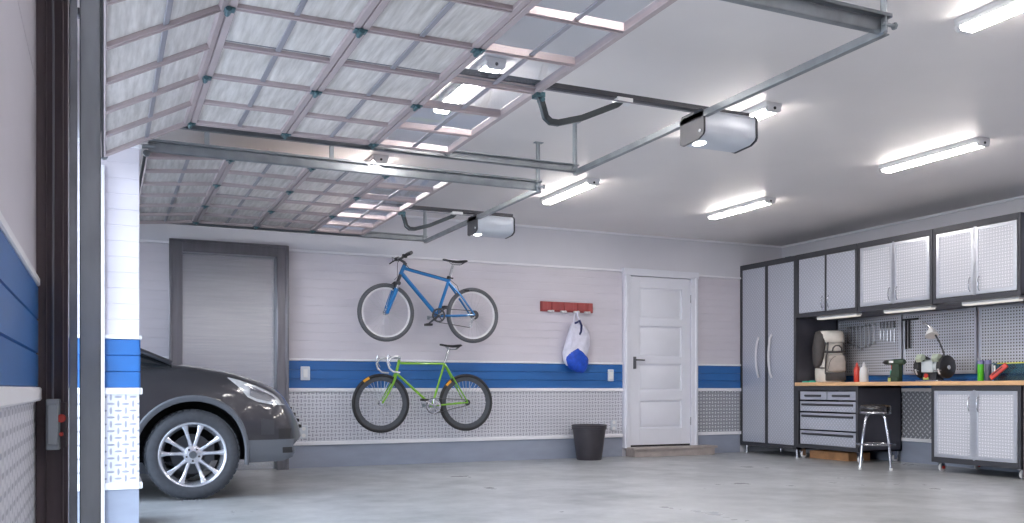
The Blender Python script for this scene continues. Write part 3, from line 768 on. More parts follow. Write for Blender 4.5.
b1 = thing('mountain_bicycle', B(3.24, 1.34), 'blue mountain bicycle hanging on the wall, uppermost of the two', 'bicycle', 'bicycles hung on the far wall')
fa, ra, bb = B(2.742, 1.640), B(3.735, 1.642), B(3.318, 1.624)
ht, hb, cw_, sc_ = B(2.945, 2.150), B(2.902, 2.050), B(2.86, 1.94), B(3.452, 2.012)
bike_wheel(b1, fa, .309, .024, M['tyreg'], M['rimw'], .022, 28)
bike_wheel(b1, ra, .305, .024, M['tyreg'], M['rimw'], .022, 28)
m = MB().tube([ht, hb], .021).tube([Vector(ht)+Vector((.005,0,-.03)), sc_], .0185).tube([Vector(hb)+Vector((.01,0,.02)), bb], .022).tube([sc_, bb], .018)
m.tube([Vector(sc_)+Vector((.01,0,.02)), sc_], .019)
for s in (-1, 1):
    m.tube([(sc_[0], KY+s*.015, sc_[2]-.02), (ra[0]-.15, KY+s*.05, ra[2]+.20), (ra[0], KY+s*.062, ra[2])], [.012,.011,.009])
    m.tube([(bb[0], KY+s*.02, bb[2]), (bb[0]+.12, KY+s*.045, bb[2]+.0), (ra[0], KY+s*.062, ra[2])], [.013,.012,.009])
m.cyl((bb[0], KY-.036, bb[2]), (bb[0], KY+.036, bb[2]), .024)
m.build('frame', M['bblue'], b1)
d_ = (Vector(fa)-Vector(cw_)); 
m = MB()
for s in (-1, 1):
    a = Vector((cw_[0], KY+s*.058, cw_[2])); e = Vector((fa[0], KY+s*.058, fa[2])); m.tube([a+(e-a)*.16, a+(e-a)*.35, e], [.024, .024, .017]).ball(e, .02, 10)
fk = m.build('fork', M['bblue'], b1)
m = MB()
for s in (-1, 1):
    a = Vector((cw_[0], KY+s*.058, cw_[2])); e = Vector((fa[0], KY+s*.058, fa[2])); m.tube([a-(e-a)*.04, a+(e-a)*.2], .015)
m.build('stanchion', M['silver'], fk)
MB().tube([(cw_[0]+.003, KY-.075, cw_[2]+.01), (cw_[0]+.003, KY+.075, cw_[2]+.01)], .022).tube([hb, cw_], .018).build('fork_crown', M['dark'], fk)
for s in (-1, 1):
    MB().tube([(cw_[0]-.03, KY+s*.03, cw_[2]-.06), (cw_[0]-.04, KY+s*.035, cw_[2]+.01), (cw_[0]-.02, KY+s*.012, cw_[2]+.03)], .007, 6).box(cw_[0]-.052, cw_[0]-.0, KY+s*.018, KY+s*.032, cw_[2]-.055, cw_[2]-.038).build('brake_caliper', M['black'], b1)
stem = B(2.925, 2.215)
MB().tube([ht, Vector(ht)+Vector((.012,0,.03))], .020).tube([Vector(ht)+Vector((.01,0,.03)), (stem[0]-.035, KY, stem[2]+.0)], .014).build('stem', M['dark'], b1)
hx, hz = stem[0]-.035, stem[2]
hbar = MB().tube([(hx+.045, KY-.27, hz+.035), (hx+.03, KY-.12, hz+.03), (hx, KY-.05, hz), (hx, KY+.05, hz), (hx+.03, KY+.12, hz+.03), (hx+.045, KY+.265, hz+.035)], .0125, 10).build('handlebar', M['dark'], b1)
for s in (-1, 1):
    MB().tube([(hx+.035, KY+s*.15, hz+.032), (hx+.046, KY+s*.268, hz+.036)], .019, 10).build('grip', M['black'], hbar)
    MB().tube([(hx+.03, KY+s*.13, hz+.025), (hx-.03, KY+s*.15, hz-.01), (hx-.035, KY+s*.24, hz-.02)], .007, 6).box(hx-.005, hx+.04, KY+s*.11, KY+s*.15, hz+.0, hz+.035).build('brake_lever', M['black'], hbar)
MB().tube([(hx-.03, KY-.14, hz-.01), (hx-.06, KY-.13, hz-.06), (hx-.05, KY-.09, hz-.2), (cw_[0]-.03, KY-.02, cw_[2]+.05)], .003, 6).tube([(hx-.03, KY+.14, hz-.01), (hx-.05, KY+.10, hz+.03), (hx+.05, KY+.02, hz-.02), (ht[0]+.05, KY-.02, ht[2]-.03), (sc_[0], KY-.02, sc_[2]+.015), (sc_[0]+.09, KY-.02, sc_[2]-.05), (sc_[0]+.13, KY-.03, sc_[2]-.16)], .003, 6).build('brake_cable', M['black'], b1)
sp = B(3.52, 2.21)
MB().tube([sc_, (sp[0]-.02, KY, sp[2]-.03)], .0135).build('seat_post', M['silver'], b1)
MB().cyl((sc_[0]-.002, KY, sc_[2]+.02), (sc_[0]+.006, KY, sc_[2]+.045), .022).box(sc_[0]+.01, sc_[0]+.05, KY-.012, KY+.012, sc_[2]+.022, sc_[2]+.036).build('seat_clamp', M['black'], b1)
saddle(b1, B(3.385, 0)[0], B(3.66, 0)[0], B(0, 2.232)[2], M['black'], sp)
crankset(b1, bb, .075, M['dark'], math.radians(-142), .175)
m = MB().lathe([(.02,-.008),(.05,-.006),(.05,.0),(.02,.006)], (ra[0], KY-.048, ra[2]), (0,1,0), 20).lathe([(.02,-.006),(.034,-.004),(.034,.0),(.02,.006)], (ra[0], KY-.058, ra[2]), (0,1,0), 20)
m.build('sprocket_cassette', M['dark'], b1)
MB().tube([(ra[0], KY-.07, ra[2]-.02), (ra[0]-.03, KY-.075, ra[2]-.05), (ra[0]-.05, KY-.072, ra[2]-.12)], .010, 6).cyl((ra[0]-.03, KY-.08, ra[2]-.05), (ra[0]-.03, KY-.066, ra[2]-.05), .02).cyl((ra[0]-.05, KY-.08, ra[2]-.12), (ra[0]-.05, KY-.066, ra[2]-.12), .022).build('derailleur', M['silver'], b1)
MB().tube([(bb[0], KY-.052, bb[2]-.075), (ra[0]-.05, KY-.06, ra[2]-.14)], .0042, 6).tube([(bb[0], KY-.052, bb[2]+.075), (ra[0], KY-.05, ra[2]+.045)], .0042, 6).build('chain', M['dark'], b1)
for s in (-1, 1): MB().box(ra[0]-.11, ra[0]-.06, KY+s*.026, KY+s*.05, ra[2]+.255, ra[2]+.275).build('rear_brake', M['black'], b1, bevel=.002)
wall_bracket(b1, B(3.318, 1.624))

b2 = thing('road_bicycle', B(3.18, .36), 'lime green road bicycle hanging on the wall below the blue one', 'bicycle', 'bicycles hung on the far wall')
fa, ra, bb = B(2.687, .673), B(3.656, .676), B(3.26, .642)
ht, hb, sc_ = B(2.888, 1.135), B(2.855, .995), B(3.404, 1.108)
for c in (fa, ra):
    w = bike_wheel(b2, c, .312, .019, M['black'], M['tyre'], .045, 36, sp=.0024)
    a0 = 2.15 if c is fa else 2.35
    for da in ((a0-.12, a0+.12),) :
        MB().prism([( (.312-.004)*math.cos(a), (.312-.004)*math.sin(a)) for a in [da[0]+(da[1]-da[0])*i/6 for i in range(7)]]+[((.312-.030)*math.cos(a), (.312-.030)*math.sin(a)) for a in [da[1]-(da[1]-da[0])*i/6 for i in range(7)]], c, (1,0,0), (0,0,1), (0,-1,0), .014, .0205).build('tyre_label', M['gold'], w, label='orange label on the tyre sidewall')
m = MB().tube([ht, hb], .016).tube([(ht[0]+.012, KY, ht[2]-.035), (sc_[0], KY, sc_[2]-.008)], .0125).tube([hb, bb], .013).tube([sc_, bb], .012)
for s in (-1, 1):
    m.tube([(sc_[0], KY+s*.014, sc_[2]-.01), (ra[0], KY+s*.058, ra[2])], [.009,.007]).tube([(bb[0], KY+s*.022, bb[2]), (ra[0], KY+s*.058, ra[2])], [.011,.008])
m.cyl((bb[0], KY-.034, bb[2]), (bb[0], KY+.034, bb[2]), .02).build('frame', M['bgreen'], b2)
m = MB()
for s in (-1, 1): m.tube([(hb[0]-.004, KY+s*.03, hb[2]-.01), (hb[0]-.05, KY+s*.045, hb[2]-.12), (hb[0]-.12, KY+s*.05, fa[2]+.07), (fa[0], KY+s*.05, fa[2])], [.013,.013,.010,.008])
m.tube([(hb[0]-.002, KY-.035, hb[2]-.008), (hb[0]-.002, KY+.035, hb[2]-.008)], .014).build('fork', M['bgreen'], b2)
bs = B(2.895, 1.155)
m = MB().tube([ht, (ht[0]+.01, KY, ht[2]+.035)], .012).tube([(ht[0]+.01, KY, ht[2]+.03), (bs[0]-.07, KY, bs[2]+.002)], .013).build('stem', M['silver'], b2)
m = MB(); bx, bz = bs[0]-.06, bs[2]
def drop(s): return [(bx-.005, KY+s*.19, bz+.008), (bx-.05, KY+s*.205, bz+.01), (bx-.105, KY+s*.208, bz-.01), (bx-.135, KY+s*.208, bz-.055), (bx-.12, KY+s*.208, bz-.11), (bx-.075, KY+s*.208, bz-.148), (bx-.0, KY+s*.208, bz-.155)]
m.tube(drop(-1)[::-1]+[(bx, KY-.12, bz+.006), (bx, KY, bz), (bx, KY+.12, bz+.006)]+drop(1), .010, 10)
m.build('drop_handlebar', mat('white silver bar', (226,226,232), .25, .4, var=.01), b2)
for s in (-1, 1): MB().tube([(bx-.10, KY+s*.208, bz+.0), (bx-.125, KY+s*.206, bz+.03), (bx-.135, KY+s*.206, bz-.02), (bx-.10, KY+s*.204, bz-.09)], .006, 6).build('brake_lever', M['silver'], b2)
sp = B(3.458, 1.285)
MB().tube([sc_, (sp[0]-.004, KY, sp[2]-.02)], .0125).build('seat_post', M['silver'], b2)
saddle(b2, B(3.35, 0)[0], B(3.595, 0)[0], B(0, 1.300)[2], M['black'], sp)
crankset(b2, bb, .082, M['silver'], math.radians(152), .14, ring=M['silver'])
chain(b2, bb, ra, .082, .03)
MB().lathe([(.012,-.004),(.032,-.003),(.032,.003),(.012,.004)], (ra[0], KY-.045, ra[2]), (0,1,0), 18).build('rear_sprocket', M['dark'], b2)
wall_bracket(b2, B(3.26, .642))

# ------------------------------------------------------------------ coat rack, bag, bin
t = thing('coat_rack', (5.0, YB-.02, 1.79), 'red wall rack with four pale hooks above the blue and white bag', 'coat rack')
MB().box(4.65, 5.35, YB-.034, YB-.016, 1.735, 1.852).build('back_board', M['rack'], t, bevel=.004)
m = MB()
for x0, x1 in ((4.66,4.735),(4.79,4.90),(4.955,5.08),(5.135,5.225),(5.275,5.34)): m.box(x0, x1, YB-.052, YB-.034, 1.748, 1.85)
m.build('rail_blocks', M['rack'], t, bevel=.006)
for x in (4.775, 4.94, 5.115, 5.26):
    MB().box(x-.035, x+.035, YB-.075, YB-.034, 1.726, 1.748).tube([(x, YB-.05, 1.74), (x, YB-.09, 1.728), (x, YB-.105, 1.745)], .009, 8).build('hook', M['white'], t, bevel=.003)
def sofa_loft(levels, n=24, p=2.6, wob=0, seed=1, cy=0):
    """levels: (cx, cy, z, hw, hd)"""
    rnd = random.Random(seed); ph = [rnd.uniform(0, 6.28) for _ in range(6)]; m = MB(); vs = []
    for (cx, cyy, z, hw, hd) in levels:
        for k in range(n):
            a = 2*PI*k/n; c_, s_ = math.cos(a), math.sin(a)
            q = 1+wob*(math.sin(3*a+ph[0]+z*9)+.7*math.sin(7*a+ph[1]-z*23)+.4*math.sin(13*a+ph[2]+z*31))
            vs.append((cx+hw*q*math.copysign(abs(c_)**(2/p), c_), cyy+hd*q*math.copysign(abs(s_)**(2/p), s_), z))
    L = len(levels)
    return m.add(vs, [(i*n+k, i*n+(k+1) % n, (i+1)*n+(k+1) % n, (i+1)*n+k) for i in range(L-1) for k in range(n)]+[tuple(range(n))[::-1], tuple(range((L-1)*n, L*n))])
by = YB-.11
t = thing('shoulder_bag', (5.07, by, 1.02), 'crumpled white bag with bright blue bottom hanging from the red rack', 'bag')
lv = [(5.050,by,1.10,.10,.045),(5.060,by,1.16,.145,.06),(5.075,by,1.26,.165,.07),(5.090,by,1.36,.16,.075),(5.105,by,1.44,.145,.07),(5.110,by,1.50,.13,.055),(5.095,by,1.55,.10,.045),(5.080,by,1.595,.06,.035),(5.075,by,1.625,.03,.02)]
lv2 = []
for a, b in zip(lv[:-1], lv[1:]):
    for s in (0, .33, .67): lv2.append(tuple(u+(v-u)*s for u, v in zip(a, b)))
lv2.append(lv[-1])
bgo = sofa_loft(lv2, 36, 2.2, .035, 3).build('bag_body', M['bagw'], t, angle=70)
lb = [(5.15,by-.01,1.015,.02,.02),(5.125,by-.01,1.03,.06,.04),(5.10,by-.012,1.06,.105,.06),(5.085,by-.012,1.11,.135,.075),(5.075,by-.012,1.17,.148,.08),(5.07,by-.012,1.20,.14,.08),(5.065,by-.014,1.25,.095,.078),(5.065,by-.016,1.30,.03,.06)]
lb2 = []
for a, b in zip(lb[:-1], lb[1:]):
    for s in (0, .5): lb2.append(tuple(u+(v-u)*s for u, v in zip(a, b)))
lb2.append(lb[-1])
sofa_loft(lb2, 36, 2.3, .03, 5).build('bag_bottom', M['bagb'], t, angle=70, label='bright blue crumpled lower part')
MB().tube([(5.115, by+.02, 1.745), (5.060, by-.0, 1.70), (5.035, by-.03, 1.62), (4.990, by-.065, 1.52), (4.99, by-.07, 1.38), (4.965, by-.05, 1.24)], [.006,.007,.012,.015,.015,.012], 8).tube([(5.115, by+.02, 1.745), (5.090, by-.01, 1.70), (5.110, by-.03, 1.62), (5.160, by-.05, 1.52), (5.200, by-.04, 1.44)], [.006,.007,.010,.010,.008], 8).build('strap', M['bagw'], t)
MB().tube([(5.035, by-.035, 1.60), (5.060, by-.05, 1.605), (5.100, by-.05, 1.63), (5.125, by-.05, 1.57), (5.115, by-.055, 1.50), (5.090, by-.06, 1.46)], .013, 8).build('drawstring', M['navy'], t)
t = thing('waste_bin', (5.16, 9.2, 0), 'dark tapered waste bin on the floor left of the white door', 'bin')
MB().lathe([(.001,.0),(.140,.0),(.146,.008),(.198,.385),(.206,.39),(.208,.405),(.200,.41),(.193,.402),(.190,.385),(.140,.02),(.001,.018)], (5.16, 9.2, 0), (0,0,1), 40, cap=False).build('tub', M['binm'], t, angle=40)
MB().lathe([(.199,.355),(.204,.36),(.206,.38),(.201,.385)], (5.16, 9.2, 0), (0,0,1), 40, cap=False).build('rim', M['binm'], t)

# ------------------------------------------------------------------ storage wall
FX = 7.575
def bowed_handle(parent, y, z0, z1, x=FX, out=.045, r=.009, m=None):
    n = 10; P = [(x-.004, y, z0)]+[(x-.006-out*math.sin(PI*i/n)**.6, y, z0+(z1-z0)*i/n) for i in range(1, n)]+[(x-.004, y, z1)]
    MB().tube(P, r, 8).build('handle', m or M['chrome'], parent)
def cab_door(root, y0, y1, z0, z1, m, framed=False, x=FX):
    d = MB().box(x, x+.018, y0, y1, z0, z1).build('door', m, root, bevel=.003)
    if framed:
        w = .035
        MB().box(x-.006, x+.003, y0, y0+w, z0, z1).box(x-.006, x+.003, y1-w, y1, z0, z1).box(x-.006, x+.003, y0+w, y1-w, z0, z0+w).box(x-.006, x+.003, y0+w, y1-w, z1-w, z1).build('door_frame', M['alu'], d, bevel=.002)
    return d
def carcass(root, y0, y1, z0, z1, x0=7.585, x1=8.225, w=.04, wt=.06, wb_=.04, mm=None):
    m = MB().box(x0, x1, y0, y0+.02, z0, z1).box(x0, x1, y1-.02, y1, z0, z1).box(x0, x1, y0, y1, z0, z0+.02).box(x0, x1, y0, y1, z1-.02, z1).box(x1-.01, x1, y0, y1, z0, z1)
    m.build('carcass', M['darker'], root)
    f = MB().box(x0-.016, x0+.004, y0, y0+w, z0, z1).box(x0-.016, x0+.004, y1-w, y1, z0, z1).box(x0-.016, x0+.004, y0+w, y1-w, z0, z0+wb_).box(x0-.016, x0+.004, y0+w, y1-w, z1-wt, z1)
    f.build('face_frame', M['dark'], root, bevel=.002)
# tall cabinet
t = thing('tall_cabinet', (7.9, 8.94, 0), 'tall two-door locker of tread plate with long bowed handles, in the corner', 'cabinet')
carcass(t, 8.435, 9.478, .095, 2.43, wt=.065, wb_=.048, w=.042)
MB().box(7.569, 7.589, 8.945, 8.993, .14, 2.37).build('centre_stile', M['dark'], t)
da = cab_door(t, 8.993, 9.436, .145, 2.363, M['tread2']); db = cab_door(t, 8.478, 8.945, .145, 2.363, M['tread2'])
bowed_handle(da, 9.115, .97, 1.48, r=.014, out=.045, m=M['rimw']); bowed_handle(db, 8.875, .965, 1.50, r=.014, out=.045, m=M['rimw'])
for x in (7.62, 8.18):
    for y in (8.47, 9.40): MB().cyl((x, y, 0), (x, y, .095), .022).cyl((x, y, 0), (x, y, .01), .03).build('foot', M['chrome'], t)
# wall cabinets
def wall_cab(y0, y1, lb, m, framed):
    t = thing('wall_cabinet', (7.9, (y0+y1)/2, 1.68), lb, 'cabinet', 'wall cabinets above the workbench')
    carcass(t, y0, y1, 1.675, 2.432, wt=.06, wb_=.05, w=.03)
    ym = (y0+y1)/2
    MB().box(7.569, 7.589, ym-.012, ym+.012, 1.72, 2.38).build('centre_stile', M['dark'] if not framed else M['alu'], t)
    for a, b, hy in ((y0+.036, ym-.004, ym-.05), (ym+.004, y1-.036, ym+.05)):
        d = cab_door(t, a, b, 1.728, 2.368, m, framed)
        bowed_handle(d, hy, 1.76, 1.90, out=.022, r=.005)
wall_cab(7.475, 8.43, 'wall cabinet with dull tread plate doors next to the tall locker', M['tread2'], False)
wall_cab(6.483, 7.467, 'bright-framed wall cabinet with tread plate doors, middle of the three', M['tread3'], True)
wall_cab(5.53, 6.475, 'bright-framed wall cabinet nearest the camera at right edge', M['tread3'], True)
def strip_light(y0, y1, lb):
    t = thing('under_cabinet_light', (7.70, (y0+y1)/2, 1.66), lb, 'cabinet light', 'strip lights under the wall cabinets')
    MB().box(7.66, 7.74, y0-.01, y1+.01, 1.655, 1.676).build('housing', M['fix'], t, bevel=.003)
    MB().box(7.655, 7.735, y0, y1, 1.640, 1.656).build('diffuser', M['lampw'], t, bevel=.004)
strip_light(7.58, 8.18, 'slim white strip light under the cabinet beside the tall locker')
strip_light(6.585, 7.18, 'slim white strip light under the middle wall cabinet')
strip_light(5.62, 6.21, 'slim white strip light under the right-hand wall cabinet')
# perforated tool boards
def pegboard(y0, y1, lb):
    t = thing('pegboard', (8.222, (y0+y1)/2, .985), lb, 'pegboard', 'perforated tool boards above the workbench')
    MB().box(8.218, 8.228, y0, y1, .985, 1.668).build('perforated_sheet', M['peg'], t, bevel=.001)
    w = .022
    MB().box(8.209, 8.22, y0, y0+w, .985, 1.668).box(8.209, 8.22, y1-w, y1, .985, 1.668).box(8.209, 8.22, y0+w, y1-w, .985, .985+w).box(8.209, 8.22, y0+w, y1-w, 1.668-w, 1.668).build('edge_frame', M['alu'], t, bevel=.002)
pegboard(7.452, 8.415, 'shaded pegboard behind the backpack and bottles, hung with spanners')
pegboard(6.492, 7.425, 'perforated steel pegboard behind the bench grinder')
pegboard(5.53, 6.462, 'perforated steel pegboard behind the green and violet tubes')
for y0, y1 in ((7.427, 7.450), (6.465, 6.489)):
    pass
# worktop
tag(MB().box(7.545, 8.226, 5.15, 8.432, .86, .902).build('worktop', M['wood'], loc=None, bevel=.004), 'long maple worktop running along the right wall', 'worktop')
t = thing('bench_leg_panel', (7.9, 5.46, 0), 'dark brown end panel holding up the worktop at right edge', 'bench leg')
MB().box(7.60, 8.21, 5.44, 5.505, 0, .858).box(7.585, 7.60, 5.43, 5.515, .02, .858).build('panel', M['brown'], t, bevel=.003)
def caster(parent, x, y, top, r=.038, red=False):
    f = MB().box(x-.025, x+.025, y-.025, y+.025, top-.008, top).box(x-.014, x+.03, y-.02, y-.016, r*.8, top-.006).box(x-.014, x+.03, y+.016, y+.02, r*.8, top-.006).cyl((x+.015, y-.024, r), (x+.015, y+.024, r), .006)
    c = f.build('caster', M['chrome'], parent)
    MB().lathe([(.012,-.013),(r-.004,-.013),(r,-.009),(r,.009),(r-.004,.013),(.012,.013)], (x+.015, y, r), (0,1,0), 24).build('wheel', M['fix'], c)
    if red: MB().cyl((x+.015, y-.026, r), (x+.015, y+.026, r), .016).build('hub', M['red'], c, label='red hub')
# drawer cabinet
t = thing('drawer_cabinet', (7.9, 7.94, 0), 'steel drawer cabinet on casters under the worktop beside the tall locker', 'drawer cabinet')
carcass(t, 7.462, 8.43, .125, .857, wt=.05, wb_=.045, w=.034)
MB().box(7.586, 8.22, 7.466, 7.484, .127, .855).build('side_panel', M['darker'], t)
def drawer(y0, y1, z0, z1, hw, small=False):
    d = MB().box(FX, 7.62, y0, y1, z0, z1).build('drawer', M['drawer'], t, bevel=.003)
    if not small: MB().box(FX-.002, FX+.002, y0+.02, y1-.02, z0+.012, z1-.055).build('tread_inset', M['tread2'], d)
    MB().prism([(0,0),(-.014,.004),(-.018,.016),(-.012,.024),(0,.026)], (FX, (y0+y1)/2, z1-.052 if not small else (z0+z1)/2-.014), (1,0,0), (0,0,1), (0,1,0), -hw, hw).build('handle', M['dark'], d, bevel=.001)
drawer(7.500, 7.928, .698, .795, .13, True); drawer(7.942, 8.372, .698, .795, .13, True)
drawer(7.500, 8.372, .562, .680, .40); drawer(7.500, 8.372, .350, .545, .40); drawer(7.500, 8.372, .172, .335, .40)
for x in (7.63, 8.15):
    for y in (7.50, 8.39): caster(t, x, y, .125)
# rolling two-door cabinet
t = thing('rolling_cabinet', (7.9, 6.0, 0), 'two-door tread plate cabinet on red-hubbed casters under the worktop', 'cabinet')
carcass(t, 5.525, 6.495, .095, .857, wt=.045, wb_=.05, w=.032)
MB().box(7.569, 7.589, 6.0, 6.02, .14, .82).build('centre_stile', M['alu'], t)
for a, b, hy in ((5.562, 6.004, 5.965), (6.016, 6.462, 6.06)):
    d = cab_door(t, a, b, .148, .808, M['tread3'], True)
    bowed_handle(d, hy, .61, .75, out=.022, r=.005)
for x in (7.64, 8.15):
    for y in (5.565, 6.44): caster(t, x, y, .095, .042, True)
# cardboard under the drawer cabinet
tag(MB().box(7.72, 8.05, 7.75, 8.37, 0, .09).box(7.716, 7.72, 7.76, 8.36, .0, .07).box(7.75, 8.0, 7.8, 8.3, .09, .095).build('cardboard_box', M['board'], loc=None, bevel=.004), 'flat brown cardboard box on the floor under the drawer cabinet', 'box')
tag(MB().box(7.68, 7.80, 8.66, 8.80, 2.431, 2.452).box(7.70, 7.78, 8.68, 8.78, 2.452, 2.462).build('plastic_tray', M['tealp'], loc=None, bevel=.005), 'small teal tray lying on top of the tall locker', 'tray')

# stool
t = thing('stool', (7.26, 6.92, 0), 'round black-seated stool with chrome legs in front of the kneehole', 'stool')
MB().lathe([(.001,.59),(.140,.59),(.149,.597),(.153,.62),(.150,.645),(.139,.657),(.10,.663),(.001,.665)], (7.26,6.92,0), (0,0,1), 40, cap=False).build('seat', M['seat'], t, angle=50)
MB().lathe([(.10,.568),(.149,.568),(.154,.576),(.149,.592),(.10,.592)], (7.26,6.92,0), (0,0,1), 40, cap=False).build('seat_rim', M['chrome'], t)
for dx, dy in ((-.218,.004), (-.004,-.218), (.225,-.004), (.004,.225)):
    P = [(7.26+dx*q, 6.92+dy*q, z) for q, z in ((.42,.572),(.60,.52),(.80,.30),(.93,.05),(.95,.012))]
    l = MB().tube(P, .0125, 10).build('leg', M['chrome'], t)
    MB().cyl((P[-1][0], P[-1][1], 0), (P[-1][0], P[-1][1], .025), .016).build('foot_cap', M['fix'], l)
MB().tube([(7.26+.186*math.cos(a), 6.92+.186*math.sin(a), .255) for a in [2*PI*i/40 for i in range(40)]], .010, 8, closed=True).build('foot_ring', M['chrome'], t)

# ------------------------------------------------------------------ things on the worktop
WT = .902
t = thing('backpack', (7.93, 8.26, WT), 'cream and dark grey backpack standing on the worktop beside the tall locker', 'backpack', rz=math.radians(-32))
def L(pts): return pts
def loc_loft(levels, n=28, p=3): return sofa_loft(levels, n, p)
def dense(lv, k=3):
    o = []
    for a, b in zip(lv[:-1], lv[1:]):
        for i in range(k): o.append(tuple(u+(v-u)*(i/k) for u, v in zip(a, b)))
    return o+[lv[-1]]
loc_loft([(0,0,0,.155,.10),(0,0,.01,.165,.11),(0,0,.12,.168,.115),(0,0,.26,.16,.115),(.0,0,.38,.145,.105),(.0,0,.46,.145,.10),(0,0,.53,.14,.095),(0,0,.57,.12,.08)]).build('pack_body', M['cream'], t, local=True, angle=70)
loc_loft([(.015,-.03,.47,.13,.10),(.01,-.03,.48,.148,.118),(.0,-.03,.53,.158,.125),(-.01,-.02,.58,.16,.125),(-.01,-.01,.61,.150,.115),(-.01,0,.618,.12,.09)], 28, 3).build('top_flap', M['cream'], t, local=True, angle=70)
loc_loft([(-.150,-.03,.17,.02,.05),(-.150,-.035,.21,.045,.085),(-.145,-.045,.30,.062,.105),(-.138,-.045,.40,.070,.108),(-.125,-.045,.50,.070,.105),(-.12,-.04,.575,.062,.095),(-.12,-.03,.612,.04,.07)], 24, 2.6).build('side_panel', M['grey'], t, local=True, angle=70, label='dark grey curved side panel')
loc_loft([(.045,-.085,.02,.112,.045),(.045,-.09,.03,.118,.05),(.045,-.09,.11,.118,.05),(.045,-.088,.12,.112,.045)], 24, 6).build('base_patch', M['grey'], t, local=True, angle=50, label='dark grey base patch')
loc_loft(dense([(.05,-.09,.125,.10,.04),(.05,-.095,.14,.11,.048),(.05,-.10,.24,.11,.052),(.05,-.095,.31,.10,.045),(.05,-.085,.335,.08,.03)]), 24, 3).build('front_pocket', M['taupe'], t, local=True, angle=70)
MB().tube([(.05+.095*math.cos(a)-.0, -.150, .14+.02+.15*math.sin(a)) for a in [PI*.55+PI*.45*i/8 for i in range(9)]], .003, 6).build('zip', M['grey'], t, local=True)
MB().tube([(-.075,-.135,.10),(-.078,-.14,.2),(-.07,-.14,.3),(-.055,-.135,.38),(-.05,-.14,.48)], .010, 8).tube([(.158,-.10,.10),(.165,-.11,.2),(.155,-.115,.3),(.135,-.12,.38),(.13,-.135,.47)], .008, 8).build('strap', M['grey'], t, local=True)
MB().tube([(-.09,-.128,.365),(.0,-.142,.362),(.08,-.142,.362),(.15,-.11,.365)], .012, 8).build('cross_strap', M['grey'], t, local=True)
MB().tube([(.0,-.142,.37),(.008,-.15,.41),(.035,-.155,.435),(.075,-.155,.435),(.10,-.15,.41),(.108,-.142,.37)], .009, 8).build('carry_handle', M['grey'], t, local=True)
MB().tube([(-.165,-.11,.175),(-.12,-.135,.172),(-.085,-.138,.17)], .008, 8).build('side_strap', M['grey'], t, local=True)

tag(MB().box(7.62, 7.69, 8.30, 8.39, WT, WT+.018).cyl((7.65, 8.30, WT+.012), (7.65, 8.20, WT+.012), .011).build('putty_knife', M['teal'], loc=None, bevel=.004), 'small teal handled tool lying on the worktop by the backpack', 'tool')
def bottle(x, y, prof, m, lb, capm=None, cap=None, sy=1):
    t = thing('bottle', (x, y, WT), lb, 'bottle')
    MB().lathe([(r, WT+h) for r, h in prof], (x, y, 0), (0,0,1), 24, cap=False).build('bottle_body', m, t, angle=40)
    MB().lathe([(r, WT+h) for r, h in cap], (x, y, 0), (0,0,1), 18).build('cap', capm or m, t, angle=40)
    return t
bottle(7.80, 7.705, [(.001,0),(.030,0),(.033,.005),(.033,.15),(.028,.17),(.014,.18)], M['red'], 'tall red squeeze bottle on the worktop left of the white bottle', cap=[(.016,.178),(.014,.20),(.006,.225)])
bottle(7.80, 7.600, [(.001,0),(.045,0),(.048,.006),(.048,.12),(.040,.155),(.020,.175),(.014,.182)], M['white'], 'white plastic bottle on the worktop right of the red one', cap=[(.018,.180),(.017,.20),(.008,.225)])
def tube_can(y, m, mc, lb):
    t = thing('tube', (7.85, y, WT), lb, 'tube')
    MB().lathe([(.001,WT),(.028,WT),(.030,WT+.004),(.030,WT+.165),(.026,WT+.168)], (7.85, y, 0), (0,0,1), 24, cap=False).build('tube_body', m, t, angle=40)
    MB().lathe([(.031,WT+.166),(.032,WT+.19),(.026,WT+.205),(.001,WT+.207)], (7.85, y, 0), (0,0,1), 24, cap=False).build('cap', M['violet'], t, angle=40)
tube_can(6.155, M['gbottle'], 0, 'bright green upright tube with violet cap on the worktop')
tube_can(6.075, mat('slate tube', (104,106,124), .4, .1, var=.03), 0, 'slate grey upright tube with violet cap beside the green one')

# cordless drill
t = thing('cordless_drill', (7.85, 7.21, WT), 'dark green cordless drill standing on its battery left of the grinder', 'drill')
X0 = 7.85
MB().lathe([(.001,-.02),(.026,-.018),(.034,.0),(.035,.12),(.028,.17),(.024,.19)], (X0, 7.10, WT+.215), (0,1,0), 22, cap=False).prism([(7.262,.04),(7.135,.04),(7.128,.10),(7.135,.21),(7.225,.21),(7.232,.13)], (0,0,WT), (0,1,0), (0,0,1), (1,0,0), X0-.026, X0+.026).build('drill_body', M['dgreen'], t, angle=50)
MB().lathe([(.024,0),(.026,.01),(.025,.045),(.014,.075),(.008,.078)], (X0, 7.288, WT+.215), (0,1,0), 18).build('chuck', M['black'], t)
MB().box(X0-.04, X0+.04, 7.14, 7.27, WT, WT+.055).build('battery', M['dgreen'], t, bevel=.006)
MB().box(X0-.044, X0-.036, 7.232, 7.268, WT+.004, WT+.042).build('battery_clip', M['lime'], t, bevel=.003, label='lime yellow clip')
MB().box(X0-.02, X0+.02, 7.212, 7.262, WT+.075, WT+.125).build('grip_pad', M['teal'], t, bevel=.006, label='teal pad below the trigger')
MB().box(X0-.012, X0+.012, 7.215, 7.255, WT+.135, WT+.185).build('trigger', M['red'], t, bevel=.006, label='red trigger')
MB().box(X0-.038, X0-.028, 7.20, 7.26, WT+.205, WT+.232).build('name_plate', M['white'], t, bevel=.002, label='blank white plate')

